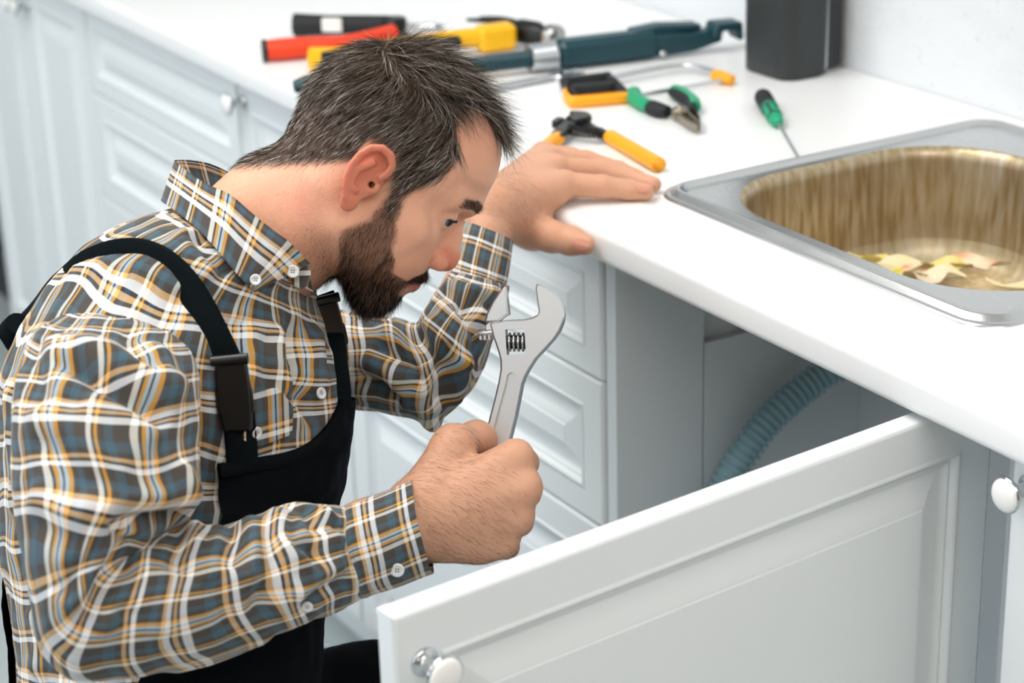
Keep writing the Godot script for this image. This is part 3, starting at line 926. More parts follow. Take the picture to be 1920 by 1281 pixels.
	var rr := []
	for i in hp.size():
		rr.append(0.0092 if i < hp.size() - 4 else [0.0088, 0.0075, 0.005, 0.002][i - hp.size() + 4])
	put("yellow_handle", tube(hp, rr, 14, true, 0.95), M.amber, t)
	hp = smooth_path([Vector3(0.011, 0.0085, 0.038), Vector3(0.03, 0.009, 0.062), Vector3(0.055, 0.0095, 0.093), Vector3(0.082, 0.0095, 0.128), Vector3(0.084, 0.0095, 0.131)], 5)
	put("yellow_handle", tube(hp, rr, 14, true, 0.95), M.amber, t)
	lie("black_arm", smooth_poly(V2([-0.035, -0.03, -0.012, -0.026, 0.006, -0.022, 0.03, -0.021, 0.05, -0.02, 0.05, -0.008, 0.028, -0.01, 0.004, -0.013, -0.02, -0.012, -0.04, -0.018]), 3), 0.004, 0.009, M.dark_steel, t, 0.0015)
	lie("black_arm", smooth_poly(V2([-0.046, -0.024, -0.036, -0.028, -0.016, -0.008, 0.004, 0.018, 0.022, 0.04, 0.012, 0.048, -0.008, 0.03, -0.028, 0.006, -0.042, -0.008]), 3), 0.007, 0.009, M.dark_steel, t, 0.0015)
	lie("jaw_head", smooth_poly(V2([-0.053, -0.02, -0.048, -0.03, -0.034, -0.036, -0.018, -0.03, -0.014, -0.018, -0.022, -0.006, -0.036, -0.004, -0.04, -0.016]), 3), 0.011, 0.008, M.dark_steel, t, 0.002)
	lie("jaw_tip", round_poly(V2([-0.044, 0.004, -0.034, -0.002, -0.024, 0.012, -0.032, 0.02]), 0.003, 2), 0.008, 0.01, M.dark_steel, t, 0.0015)
	var sp := PackedVector3Array()
	for k in 130:
		var f := k / 129.0
		var an := f * TAU * 10.0
		var c := Vector3(-0.004, 0.0125, 0.012).lerp(Vector3(0.036, 0.0125, -0.011), f) + Vector3(0.004, 0, 0.006) * sin(f * PI)
		sp.append(c + Vector3(0.5, 0, 0.87) * cos(an) * 0.0058 + Vector3.UP * sin(an) * 0.0058)
	put("spring", tube(sp, [0.0011], 6), M.dark_steel, t)

# ---------------------------------------------------------------- the adjustable wrench in the man's fist
func build_wrench() -> void:
	# drawn face-on: x across the jaws, y up the handle, origin where the fist holds it; the jaws gape upwards
	var t := thing("adjustable_wrench", "chrome adjustable wrench held upright in the man's right fist", "wrench")
	t.transform = Transform3D(WR_BASIS, WR_AT)
	var w := 0.000478
	var out := []
	for q in WR_BODY:
		out.append(Vector2((q[0] - 920.0) * w, (880.0 - q[1]) * w))
	var poly := PackedVector2Array(out)
	var comb := CSGCombiner3D.new()
	comb.name = "body"
	var cm := CSGMesh3D.new()
	cm.name = "blank"
	cm.mesh = plate(poly, 0.0145, 0.0016)
	comb.add_child(cm)
	# recesses on both faces and the window of the worm
	for s in [-1.0, 1.0]:
		var rc := CSGPolygon3D.new()
		rc.name = "recess"
		var rp := []
		for q in [[951.0, 718.0], [953.0, 704.0], [961.0, 698.5], [970.0, 703.0], [973.0, 717.0], [962.0, 775.0], [946.0, 840.0], [924.0, 925.0], [900.0, 930.0], [918.0, 840.0], [935.0, 775.0]]:
			rp.append(Vector2((q[0] - 920.0) * w, (880.0 - q[1]) * w))
		rc.polygon = PackedVector2Array(rp)
		rc.depth = 0.004
		rc.operation = CSGShape3D.OPERATION_SUBTRACTION
		rc.position.z = 0.0085 if s > 0 else -0.0045
		comb.add_child(rc)
	var win := CSGBox3D.new()
	win.name = "window"
	win.size = Vector3(0.0172, 0.0225, 0.05)
	win.position = Vector3((969.3 - 920.0) * w, (880.0 - 642.0) * w, 0)
	win.rotation.z = 0.06
	win.operation = CSGShape3D.OPERATION_SUBTRACTION
	comb.add_child(win)
	for c in comb.get_children():
		c.material = M.wrench
	t.add_child(comb)
	out = []
	for q in [[948.7, 540.0], [951.5, 553.0], [956.0, 591.0], [946.0, 597.0], [937.0, 605.0], [912.0, 607.0], [911.0, 603.0], [915.0, 589.0], [925.0, 569.0], [940.0, 547.0]]:
		out.append(Vector2((q[0] - 920.0) * w, (880.0 - q[1]) * w))
	put("movable_jaw", plate(PackedVector2Array(out), 0.0145, 0.0016), M.wrench, t)
	# rack of the movable jaw sticking out at the side
	var rk := put("rack", tube(PackedVector3Array([Vector3((896.0 - 920.0) * w, (880.0 - 627.0) * w, 0), Vector3((898.0 - 920.0) * w, (880.0 - 627.0) * w, 0), Vector3((932.0 - 920.0) * w, (880.0 - 623.0) * w, 0)]), [0.0035, 0.0046, 0.0046], 14), M.wrench, t)
	for k in 3:
		put("tooth", box(Vector3((901.5 + 8.5 * k - 920.0) * w, (880.0 - 634.0) * w, 0.0), Vector3(0.0021, 0.0052, 0.008), 0.0005), M.wrench, rk)
	put("slide", plate(PackedVector2Array(V2([-0.0042, 0.1285, 0.0, 0.1325, 0.006, 0.1305, 0.008, 0.1245, -0.0042, 0.1228])), 0.011, 0.001), M.wrench, t)
	var wc := Vector3((969.3 - 920.0) * w, (880.0 - 643.0) * w, 0)
	var wm := put("worm", tube(PackedVector3Array([wc + Vector3(-0.0079, 0.0003, 0), wc + Vector3(0.0079, -0.0003, 0)]), [0.0062], 20), M.dark_steel, t)
	for k in 4:
		var st := new_st()
		var x := -0.006 + 0.004 * k
		add_tube(st, PackedVector3Array([wc + Vector3(x - 0.0012, 0.0, 0), wc + Vector3(x - 0.0007, 0, 0), wc + Vector3(x + 0.0007, 0.0, 0), wc + Vector3(x + 0.0012, 0, 0)]), [0.0066, 0.0087, 0.0087, 0.0066], 22, false)
		put("thread", done(st), M.chrome, wm, Transform3D())

const WR_BODY := [[1008.6, 535.0], [1019.0, 537.0], [1030.0, 542.0], [1046.0, 557.0], [1056.0, 575.0], [1060.0, 592.0], [1058.0, 607.0], [1052.0, 622.0], [1042.0, 637.0], [1025.0, 656.0], [1007.0, 675.0], [996.0, 692.0], [987.5, 707.0], [982.0, 722.0], [977.0, 748.0], [970.0, 782.0], [960.0, 822.0], [944.0, 885.0], [930.0, 938.0], [920.0, 950.0], [905.0, 952.0], [892.0, 944.0], [888.0, 930.0], [896.0, 885.0], [909.0, 831.0], [917.5, 792.0], [930.0, 745.0], [937.0, 715.0], [940.7, 692.0], [940.0, 675.0], [936.0, 660.0], [931.0, 645.0], [927.0, 634.0], [920.0, 607.0], [955.0, 601.5], [985.0, 600.0], [1000.0, 597.0], [1010.0, 592.0], [1012.0, 586.0], [1006.0, 543.0]]
const WR_BASIS := Basis(Vector3(0.64077, 0.03122, -0.76710), Vector3(-0.29982, 0.93000, -0.21260), Vector3(0.70677, 0.36622, 0.60527))
const WR_AT := Vector3(0.28776, 0.80201, 0.93171)

# ---------------------------------------------------------------- the man: measurements in millimetres in his own frame (x ahead of him, y up, z to his right)
const TOWARDS := Vector3(0.0000, 0.3666, 0.9304)
const TORSO := [[85, 989, -141, 51, -34, 13, 100], [77, 977, -147, 59, -37, 14, 120], [57, 960, -153, 82, -41, 16, 165], [35, 931, -155, 111, -42, 16, 190], [20, 899, -143, 135, -33, 13, 210], [8, 866, -130, 152, -21, 8, 215], [1, 829, -115, 158, -9, 3, 210], [-4, 781, -91, 155, 0, 0, 200], [-8, 736, -68, 149, 4, -2, 195], [-8, 687, -43, 139, 3, -1, 190], [-7, 645, -16, 133, 1, 0, 185], [-7, 598, 13, 131, -1, 0, 185], [-4, 534, 49, 128, -3, 1, 190]]
const SLEEVE_R := [[-24, 962, -33, 43, -2, 1, 60], [-21, 965, 25, 60, -4, 1, 85], [-16, 956, 71, 70, -4, 2, 92], [-13, 934, 112, 73, -5, 2, 94], [-11, 907, 144, 72, -4, 2, 94], [-9, 881, 165, 71, -3, 1, 94], [-14, 858, 180, 60, 3, -1, 94], [-17, 838, 193, 50, 20, -8, 90], [-17, 816, 202, 41, 39, -15, 85], [-6, 805, 206, 27, 50, -20, 80], [16, 804, 201, 12, 52, -20, 76], [43, 803, 191, 3, 51, -20, 74], [77, 801, 175, 0, 47, -19, 72], [106, 803, 158, -5, 46, -18, 70], [138, 804, 137, -4, 45, -18, 66], [162, 796, 113, -4, 40, -16, 60], [177, 792, 98, -7, 35, -14, 52], [180, 791, 93, -7, 35, -14, 50]]
const CUFF_R := [[177, 791, 97, -8, 35, -14, 52], [180, 791, 93, -8, 36, -14, 55], [183, 791, 90, -8, 36, -14, 56], [205, 790, 72, -7, 37, -14, 54], [230, 790, 51, -8, 37, -15, 51], [231, 790, 49, -8, 37, -15, 49]]
const SLEEVE_L := [[98, 814, -297, -2, -52, 21, 80], [143, 800, -313, 3, -47, 19, 85], [176, 803, -293, 2, -46, 18, 88], [204, 804, -277, 3, -46, 18, 88], [223, 803, -266, 9, -47, 19, 86], [237, 810, -269, 17, -40, 16, 85], [249, 823, -274, 26, -32, 13, 82], [258, 838, -285, 30, -24, 10, 78], [267, 852, -301, 31, -18, 7, 73], [276, 862, -322, 32, -12, 5, 66], [282, 870, -341, 29, -9, 4, 56], [283, 872, -347, 28, -8, 3, 52]]
const CUFF_L := [[279, 871, -347, 27, -8, 3, 53], [281, 873, -353, 28, -9, 3, 56], [283, 879, -366, 28, -9, 4, 55], [288, 893, -388, 27, -9, 4, 52], [291, 900, -406, 26, -9, 4, 49], [292, 901, -408, 25, -10, 4, 47]]
const FOLDS_R := [[-9, 9, [-43, 991, 138, -7, 985, 167, 27, 965, 177, 47, 944, 173]], [6, 14, [-45, 994, 114, -3, 991, 141, 34, 972, 149, 53, 947, 140]], [4, 14, [-17, 976, 187, 16, 962, 197, 42, 936, 196]], [-5, 12, [-72, 982, 92, -54, 983, 151, -43, 965, 194]], [4, 12, [-53, 993, 98, -44, 987, 152, -29, 972, 192]], [-12, 9, [59, 865, 164, 42, 889, 224, 22, 901, 248, 10, 896, 258]], [6, 16, [60, 883, 170, 43, 905, 224, 15, 914, 247, -7, 904, 260]], [-7, 9, [20, 898, 250, 4, 886, 264, -16, 867, 278, -29, 851, 280]], [-6, 8, [23, 894, 247, 6, 865, 258, -6, 844, 278, -15, 821, 283]], [5, 9, [16, 893, 253, -4, 872, 272, -23, 843, 282]], [-5, 9, [26, 888, 243, 18, 856, 251, 10, 829, 275]], [4, 8, [24, 884, 244, 13, 849, 263, -2, 819, 280]], [4, 10, [27, 875, 218, 27, 854, 248, 23, 833, 268]], [-5, 8, [47, 854, 167, 53, 857, 221, 56, 848, 238]], [5, 9, [56, 853, 162, 61, 857, 212]], [-5, 8, [83, 848, 154, 92, 852, 204, 96, 842, 220]], [4, 9, [78, 849, 160, 83, 852, 211]], [-6, 9, [111, 849, 134, 119, 847, 196, 116, 826, 218, 107, 796, 222]], [5, 11, [99, 850, 140, 110, 847, 204, 106, 826, 225]], [-7, 9, [129, 849, 120, 135, 850, 175, 146, 837, 179, 159, 826, 167]], [6, 11, [121, 850, 126, 133, 846, 186, 152, 824, 181]], [5, 9, [153, 843, 118, 163, 835, 147, 173, 823, 142]], [-5, 7, [140, 848, 123, 151, 845, 152, 170, 831, 129]], [-4, 8, [138, 789, 194, 155, 801, 181, 178, 797, 149]], [4, 9, [132, 810, 206, 152, 815, 185, 176, 808, 148]], [3, 14, [31, 762, 228, 78, 760, 203, 120, 773, 190]], [4, 13, [-65, 963, 168, -32, 964, 203, 3, 943, 227, 21, 918, 240]], [-3, 9, [-53, 951, 201, -25, 944, 228, 0, 922, 247]], [4, 11, [26, 982, 89, 40, 972, 131, 55, 948, 121]], [-4, 9, [1, 987, 65, 15, 988, 125, 36, 974, 136]], [4, 9, [52, 923, 187, 57, 899, 195, 53, 867, 171]], [-4, 11, [-51, 905, 237, -23, 899, 262, -3, 895, 264]], [4, 12, [-57, 917, 224, -28, 912, 252, 1, 907, 257]], [-3, 10, [75, 844, 231, 87, 824, 238, 88, 793, 233]], [3, 12, [40, 856, 235, 46, 835, 256, 40, 807, 262]], [3, 18, [7, 939, 229, 42, 924, 208, 61, 894, 164]], [-3, 14, [-11, 922, 248, 26, 926, 229, 55, 904, 196]]]
const FOLDS_L := [[-9, 10, [179, 853, -227, 200, 849, -207, 218, 839, -190, 225, 813, -186]], [6, 12, [168, 844, -224, 189, 835, -203, 204, 816, -195, 213, 786, -210]], [-7, 10, [156, 815, -227, 188, 812, -205, 208, 794, -205]], [-8, 9, [220, 859, -238, 231, 852, -199, 251, 831, -193]], [6, 11, [230, 866, -246, 247, 856, -200, 266, 831, -207]], [-5, 9, [257, 886, -252, 272, 871, -230, 282, 836, -233]], [5, 9, [267, 890, -270, 285, 870, -247, 292, 848, -261]], [-6, 9, [252, 860, -204, 246, 833, -190, 236, 789, -202]], [6, 10, [262, 849, -204, 261, 821, -204, 249, 788, -218]], [-5, 9, [277, 852, -224, 278, 818, -238]], [-5, 8, [240, 879, -287, 267, 883, -244, 298, 865, -274]], [4, 8, [248, 883, -297, 278, 887, -265, 304, 868, -296]], [5, 9, [188, 859, -255, 197, 858, -229, 200, 849, -207]], [6, 9, [230, 774, -218, 233, 762, -236]]]
const FOLDS_T := [[-10, 11, [125, 950, -50, 126, 920, -11, 132, 891, -8, 142, 857, -28]], [5, 14, [112, 956, -20, 114, 928, 8, 122, 894, 9]], [6, 11, [137, 927, -94, 140, 905, -46, 145, 874, -35]], [4, 13, [93, 967, 6, 98, 948, 19, 89, 924, 42, 96, 894, 42]], [-4, 12, [81, 975, 14, 86, 957, 28, 84, 938, 42]], [-3, 9, [105, 954, -2, 104, 934, 22, 111, 905, 23]], [4, 14, [-2, 1013, 0, 21, 1010, 13, 42, 995, 25]], [-6, 9, [44, 1032, -32, 60, 1021, -5, 82, 1003, 0]], [5, 11, [34, 1033, -41, 52, 1023, -1, 69, 1006, 7]], [-5, 10, [70, 938, 53, 70, 894, 63, 59, 853, 77]], [5, 10, [63, 940, 57, 60, 897, 67, 52, 855, 81]], [-4, 10, [74, 866, 65, 62, 826, 83]], [4, 12, [-120, 916, -16, -111, 862, 32, -117, 804, 48]], [3, 14, [-73, 989, -54, -28, 1011, -16, 12, 1016, 3]], [5, 12, [-99, 748, 87, -91, 722, 106, -95, 688, 117]]]
const STRAP_NEAR := [-163, 879, -258, -127, 919, -215, -73, 989, -49, -61, 999, -41, -32, 1015, -32, -4, 1025, -14, 24, 1023, 7, 45, 1006, 22, 61, 980, 38, 72, 957, 51, 81, 938, 53, 84, 911, 57, 85, 883, 60, 85, 859, 64]
const STRAP_FAR := [140, 932, -140, 141, 923, -144, 143, 909, -140, 147, 893, -128, 153, 882, -90, 155, 865, -68, 156, 851, -65]
const PLACKET := [128, 954, -57, 132, 926, -45, 139, 902, -30, 146, 875, -33, 149, 850, -43]
const POCKET := [91, 918, 53, 114, 914, 28, 124, 892, 17, 122, 868, 23, 99, 870, 53, 86, 880, 63]
const BUTTONS_T := [97, 884, 54, 145, 885, -25]
const BUCKLE := [80, 947, 53, 82, 924, 59, 83, 894, 63]
const BUCKLE_FAR := [144, 909, -134, 146, 897, -132]
const TUFT := [-129, 929, -73, -123, 935, -71]
const BUTTONS_S := [213, 786, 120, 145, 793, 191]
const BIB_TOP := [6.67, 1.13, 6.67, 1.04, 6.58, 0.90, 6.58, 0.76, 6.50, 0.63, 6.33, 0.49, 6.08, 0.40, 5.75, 0.30, 5.33, 0.26]
const COLLAR_TOP := [139, 996, -47, 124, 1018, -39, 109, 1030, -41, 92, 1043, -48, 75, 1055, -59, 59, 1059, -72, 47, 1060, -88, 30, 1062, -116, 15, 1060, -152, 11, 1051, -187, 21, 1040, -220, 35, 1027, -247, 53, 1012, -257, 77, 986, -252, 103, 962, -232, 130, 942, -197]
const COLLAR_EDGE := [97, 987, -6, 94, 994, 0, 89, 1001, 3, 80, 1012, 1, 69, 1023, -9, 55, 1032, -26, 41, 1037, -47, 22, 1037, -84, 2, 1028, -140, -5, 1013, -193, 4, 997, -235, 24, 979, -266, 47, 961, -275, 72, 934, -269, 98, 913, -250, 126, 903, -214]
const COLLAR_FOOT := [140, 964, -66, 126, 980, -51, 113, 994, -46, 96, 1009, -52, 80, 1020, -67, 65, 1025, -85, 52, 1028, -102, 37, 1029, -129, 23, 1027, -161, 20, 1019, -190, 28, 1008, -218, 42, 995, -234, 58, 982, -240, 80, 961, -237, 103, 941, -218, 129, 921, -184]
const BAND_END := [114, 1000, -37, 131, 996, -44, 141, 991, -50, 141, 983, -52, 136, 972, -48, 124, 980, -40]
const BUTTONS_C := [100, 1003, 7, 127, 995, -34]
const HEAD_O := Vector3(0.1919, 1.0528, -0.1334)
const HEAD_B := Basis(Vector3(0.78614, -0.62876, 0.11344), Vector3(0.63867, 0.76841, -0.16693), Vector3(0.01756, 0.20106, 0.99272))
const HAND_R := [[187, 796, 81, 228, 791, 36, 34, 30], [228, 794, 35, 313, 834, 11, 25, 16.5], [231, 793, 38, 319, 812, 24, 25, 16.5], [231, 787, 40, 312, 787, 29, 24, 16], [233, 779, 41, 299, 764, 29, 23, 15.5], [241, 776, 34, 278, 760, 27, 21, 17], [229, 802, 30, 259, 840, -6, 23, 17.5], [259, 840, -6, 279, 832, -39, 15.5, 13.5], [279, 832, -39, 303, 811, -66, 13, 10]]
const FINGERS_R := [[313, 835, 11, 321, 811, -29, 14.5, 12.5], [321, 811, -29, 303, 797, -65, 12.5, 11], [303, 797, -65, 289, 802, -60, 11, 9], [319, 812, 24, 322, 786, -18, 15, 12.5], [322, 786, -18, 301, 771, -56, 12.5, 11], [301, 771, -56, 285, 777, -53, 11, 9], [312, 787, 29, 315, 762, -10, 14, 12], [315, 762, -10, 295, 748, -46, 12, 10.5], [295, 748, -46, 280, 754, -43, 10.5, 8.5], [299, 764, 29, 303, 742, -3, 13, 11], [303, 742, -3, 286, 731, -33, 11, 9.5], [286, 731, -33, 271, 737, -31, 9.5, 8]]
const HAND_L := [[287, 887, -401, 296, 914, -441, 25, 28], [296, 914, -441, 374, 921, -501, 27, 15.5], [296, 914, -441, 366, 926, -544, 27, 16], [296, 914, -441, 360, 926, -584, 26, 15], [296, 914, -441, 354, 922, -617, 25, 14], [296, 914, -441, 339, 880, -469, 26, 20], [331, 882, -479, 358, 881, -445, 21, 15.5], [340, 898, -484, 363, 914, -488, 16, 12], [358, 881, -445, 377, 884, -421, 14.5, 13.2], [377, 884, -421, 392, 884, -406, 13.2, 10.5]]
const FINGERS_L := [[374, 921, -501, 415, 917, -502, 14, 12.5], [415, 917, -502, 444, 912, -503, 12.3, 11], [444, 912, -503, 462, 910, -500, 10.8, 9], [366, 926, -544, 417, 919, -553, 14, 12], [417, 919, -553, 450, 912, -544, 12, 10.5], [450, 912, -544, 472, 910, -526, 10.3, 8.8], [360, 926, -584, 402, 920, -590, 13, 11.5], [402, 920, -590, 437, 912, -578, 11.5, 10], [437, 912, -578, 458, 909, -557, 9.8, 8.3], [354, 922, -617, 385, 918, -617, 11.5, 10], [385, 918, -617, 409, 912, -615, 10, 9], [409, 912, -615, 427, 908, -605, 9, 7.6]]
const NAILS := [458, 918, -489, 387, 890, -391, 467, 917, -509, 453, 917, -544]
const BODY_CAPS := [[71, 969, -154, 9, 885, -132, 48, 80], [9, 885, -132, -1, 778, -84, 100, 95], [-1, 778, -84, -5, 618, 6, 95, 100], [-14, 934, -11, -15, 806, 190, 42, 32], [-15, 806, 190, 187, 796, 81, 30, 28], [71, 837, -263, 227, 802, -282, 38, 30], [227, 802, -282, 287, 887, -401, 28, 24]]
const KNEE_L := Vector3(0.163, 0.473, -0.163)
const HIPS := [-3, 611, 84, 9, 524, -54]

func v3(a: Array, i := 0) -> Vector3:
	return Vector3(a[i], a[i + 1], a[i + 2]) * 0.001

func pts3(a: Array) -> PackedVector3Array:
	var o := PackedVector3Array()
	for i in range(0, a.size() - 2, 3):
		o.append(v3(a, i))
	return o

# ---------------------------------------------------------------- distance fields and their surface
func smin(a: float, b: float, k: float) -> float:
	var h := maxf(k - absf(a - b), 0.0) / k
	return minf(a, b) - h * h * k * 0.25

func smax(a: float, b: float, k: float) -> float:
	return -smin(-a, -b, k)

func ell(p: Vector3, c: Vector3, r: Vector3) -> float:
	var q := (p - c) / r
	var k0 := q.length()
	var k1 := (q / r).length()
	return k0 * (k0 - 1.0) / maxf(k1, 1e-6)

func cap(p: Vector3, a: Vector3, b: Vector3, ra: float, rb: float) -> float:
	var ba := b - a
	var h := clampf((p - a).dot(ba) / ba.length_squared(), 0.0, 1.0)
	return (p - a - ba * h).length() - lerpf(ra, rb, h)

# surface nets of the field f inside the box lo..hi, appended to the mesh arrays va (points) and ia (indices)
func nets(f: Callable, lo: Vector3, hi: Vector3, cell: float, va: PackedVector3Array, ia: PackedInt32Array) -> Array:
	var B := 6
	var nb := Vector3i(ceili((hi.x - lo.x) / cell / B), ceili((hi.y - lo.y) / cell / B), ceili((hi.z - lo.z) / cell / B))
	var nx := nb.x * B + 1
	var ny := nb.y * B + 1
	var nz := nb.z * B + 1
	var val := PackedFloat32Array()
	val.resize(nx * ny * nz)
	val.fill(9.0)
	var reach := cell * B * 0.9 + cell
	var active := []
	for bz in nb.z:
		for by in nb.y:
			for bx_ in nb.x:
				var c := lo + Vector3(bx_ + 0.5, by + 0.5, bz + 0.5) * (cell * B)
				var d: float = f.call(c)
				if absf(d) > reach * 1.25:
					continue
				active.append(Vector3i(bx_ * B, by * B, bz * B))
	for o in active:
		for z in range(o.z, o.z + B + 1):
			for y in range(o.y, o.y + B + 1):
				var row: int = (z * ny + y) * nx
				for x in range(o.x, o.x + B + 1):
					if val[row + x] > 8.0:
						val[row + x] = f.call(lo + Vector3(x, y, z) * cell)
	var idx := PackedInt32Array()
	idx.resize(nx * ny * nz)
	idx.fill(-1)
	var off := [0, 1, nx, nx + 1, nx * ny, nx * ny + 1, nx * ny + nx, nx * ny + nx + 1]
	var e0 := [0, 2, 4, 6, 0, 1, 4, 5, 0, 1, 2, 3]
	var e1 := [1, 3, 5, 7, 2, 3, 6, 7, 4, 5, 6, 7]
	var cells := []
	for o in active:
		for z in range(o.z, o.z + B):
			for y in range(o.y, o.y + B):
				var row: int = (z * ny + y) * nx
				for x in range(o.x, o.x + B):
					var i: int = row + x
					var neg := 0
					for k in 8:
						if val[i + off[k]] < 0.0:
							neg += 1
					if neg == 0 or neg == 8:
						continue
					var s := Vector3.ZERO
					var n := 0
					for k in 12:
						var a: float = val[i + off[e0[k]]]
						var b: float = val[i + off[e1[k]]]
						if (a < 0.0) != (b < 0.0):
							var t := a / (a - b)
							var q0: int = e0[k]
							var q1: int = e1[k]
							var p0 := Vector3(q0 & 1, (q0 >> 1) & 1, (q0 >> 2) & 1)
							var p1 := Vector3(q1 & 1, (q1 >> 1) & 1, (q1 >> 2) & 1)
							s += p0.lerp(p1, t)
							n += 1
					idx[i] = va.size()
					va.append(lo + (Vector3(x, y, z) + s / n) * cell)
					cells.append(i)
	for i in cells:
		var a: float = val[i]
		for ax in 3:
			var d: int = [1, nx, nx * ny][ax]
			var d1: int = [nx, nx * ny, 1][ax]
			var d2: int = [nx * ny, 1, nx][ax]
			var b: float = val[i + d]
			if (a < 0.0) == (b < 0.0) or b > 8.0:
				continue
			var q := [idx[i], idx[i - d1], idx[i - d1 - d2], idx[i - d2]]
			if q[1] < 0 or q[2] < 0 or q[3] < 0:
				continue
			if a < 0.0:
				ia.append_array([q[0], q[2], q[1], q[0], q[3], q[2]])
			else:
				ia.append_array([q[0], q[1], q[2], q[0], q[2], q[3]])
	return [va, ia]

func normals_of(va: PackedVector3Array, ia: PackedInt32Array) -> PackedVector3Array:
	var na := PackedVector3Array()
	na.resize(va.size())
	for i in range(0, ia.size(), 3):
		var a := va[ia[i]]
		var n := (va[ia[i + 2]] - a).cross(va[ia[i + 1]] - a)
		na[ia[i]] += n
		na[ia[i + 1]] += n
		na[ia[i + 2]] += n
	for i in na.size():
		na[i] = na[i].normalized()
	return na

func array_mesh(va: PackedVector3Array, ia: PackedInt32Array, na: PackedVector3Array, ca := PackedColorArray(), uv := PackedVector2Array()) -> ArrayMesh:
	var a := []
	a.resize(Mesh.ARRAY_MAX)
	a[Mesh.ARRAY_VERTEX] = va
	a[Mesh.ARRAY_NORMAL] = na
	a[Mesh.ARRAY_INDEX] = ia
	if ca.size():
		a[Mesh.ARRAY_COLOR] = ca
	if uv.size():
		a[Mesh.ARRAY_TEX_UV] = uv
	var m := ArrayMesh.new()
	m.add_surface_from_arrays(Mesh.PRIMITIVE_TRIANGLES, a)
	return m

# ---------------------------------------------------------------- the head, in its own axes: x ahead, y up, z to his right; metres
func head_sdf(p: Vector3) -> float:
	var z := absf(p.z)
	var q := Vector3(p.x, p.y, z)
	var d := ell(q, Vector3(-0.0005, 0.0345, 0), Vector3(0.088, 0.083, 0.0745))
	d = smin(d, ell(q, Vector3(0.035, 0.05, 0), Vector3(0.0545, 0.052, 0.058)), 0.02)
	d = smin(d, cap(q, Vector3(-0.016, -0.03, 0), Vector3(-0.05, -0.16, 0), 0.057, 0.064), 0.03)
	if p.x > -0.03 and p.y < 0.06 and p.y > -0.13:
		d = smin(d, ell(q, Vector3(0.036, -0.02, 0), Vector3(0.05, 0.06, 0.055)), 0.02)
		d = smin(d, cap(q, Vector3(0.004, -0.048, 0.053), Vector3(0.062, -0.082, 0.018), 0.0145, 0.0175), 0.022)
		d = smin(d, ell(q, Vector3(0.0675, -0.085, 0), Vector3(0.0165, 0.0155, 0.021)), 0.016)
		d = smin(d, ell(q, Vector3(0.064, -0.052, 0), Vector3(0.0285, 0.03, 0.031)), 0.018)
		d = smin(d, cap(q, Vector3(0.0855, 0.0305, 0.010), Vector3(0.0675, 0.027, 0.044), 0.0095, 0.0085), 0.014)
		d = smin(d, ell(q, Vector3(0.051, -0.011, 0.045), Vector3(0.025, 0.015, 0.018)), 0.018)
		d = smin(d, ell(q, Vector3(0.053, -0.034, 0.03), Vector3(0.03, 0.028, 0.026)), 0.018)
		if p.x > 0.045:
			d = smax(d, -ell(q, Vector3(0.0895, 0.0115, 0.03), Vector3(0.0135, 0.0095, 0.0165)), 0.009)
			# lids round the eyeball, with the slit between them
			var lid := (q - EYE).length() - 0.0138
			lid = smax(lid, -cap(q, EYE + Vector3(0.0125, -0.0022, -0.012), EYE + Vector3(0.008, -0.0022, 0.0125), 0.0042, 0.0032), 0.0015)
			d = smin(d, lid, 0.004)
			# nose
			var n := cap(q, Vector3(0.0835, 0.013, 0), Vector3(0.0975, -0.015, 0), 0.0075, 0.0082)
			n = smin(n, (q - Vector3(0.0995, -0.0225, 0)).length() - 0.0108, 0.008)
			n = smin(n, ell(q, Vector3(0.083, -0.016, 0), Vector3(0.018, 0.024, 0.0145)), 0.01)
			n = smin(n, ell(q, Vector3(0.0935, -0.0272, 0.0132), Vector3(0.0105, 0.0085, 0.0068)), 0.0025)
			d = smin(d, n, 0.004)
			d = smax(d, -ell(q, Vector3(0.0975, -0.0345, 0.0112), Vector3(0.0068, 0.0042, 0.0034)), 0.0015)
			d = smax(d, -cap(q, Vector3(0.087, -0.0225, 0.0205), Vector3(0.0855, -0.0345, 0.0195), 0.0016, 0.0016), 0.004)
			# lips
			d = smin(d, cap(q, Vector3(0.0928, -0.0487, 0), Vector3(0.0795, -0.0528, 0.023), 0.0048, 0.0025), 0.005)
			d = smin(d, cap(q, Vector3(0.0905, -0.0587, 0), Vector3(0.079, -0.0562, 0.021), 0.0056, 0.003), 0.005)
			d = smax(d, -cap(q, Vector3(0.0995, -0.0533, 0), Vector3(0.0825, -0.0545, 0.025), 0.0016, 0.0011), 0.003)
	# muscle from behind the ear to the throat, shoulder muscles at the nape
	d = smin(d, cap(q, Vector3(-0.024, -0.03, 0.052), Vector3(0.005, -0.15, 0.022), 0.013, 0.013), 0.022)
	d = smin(d, cap(q, Vector3(-0.066, -0.07, 0.012), Vector3(-0.074, -0.14, 0.03), 0.026, 0.026), 0.03)
	return d

const EYE := Vector3(0.0705, 0.0105, 0.0315)

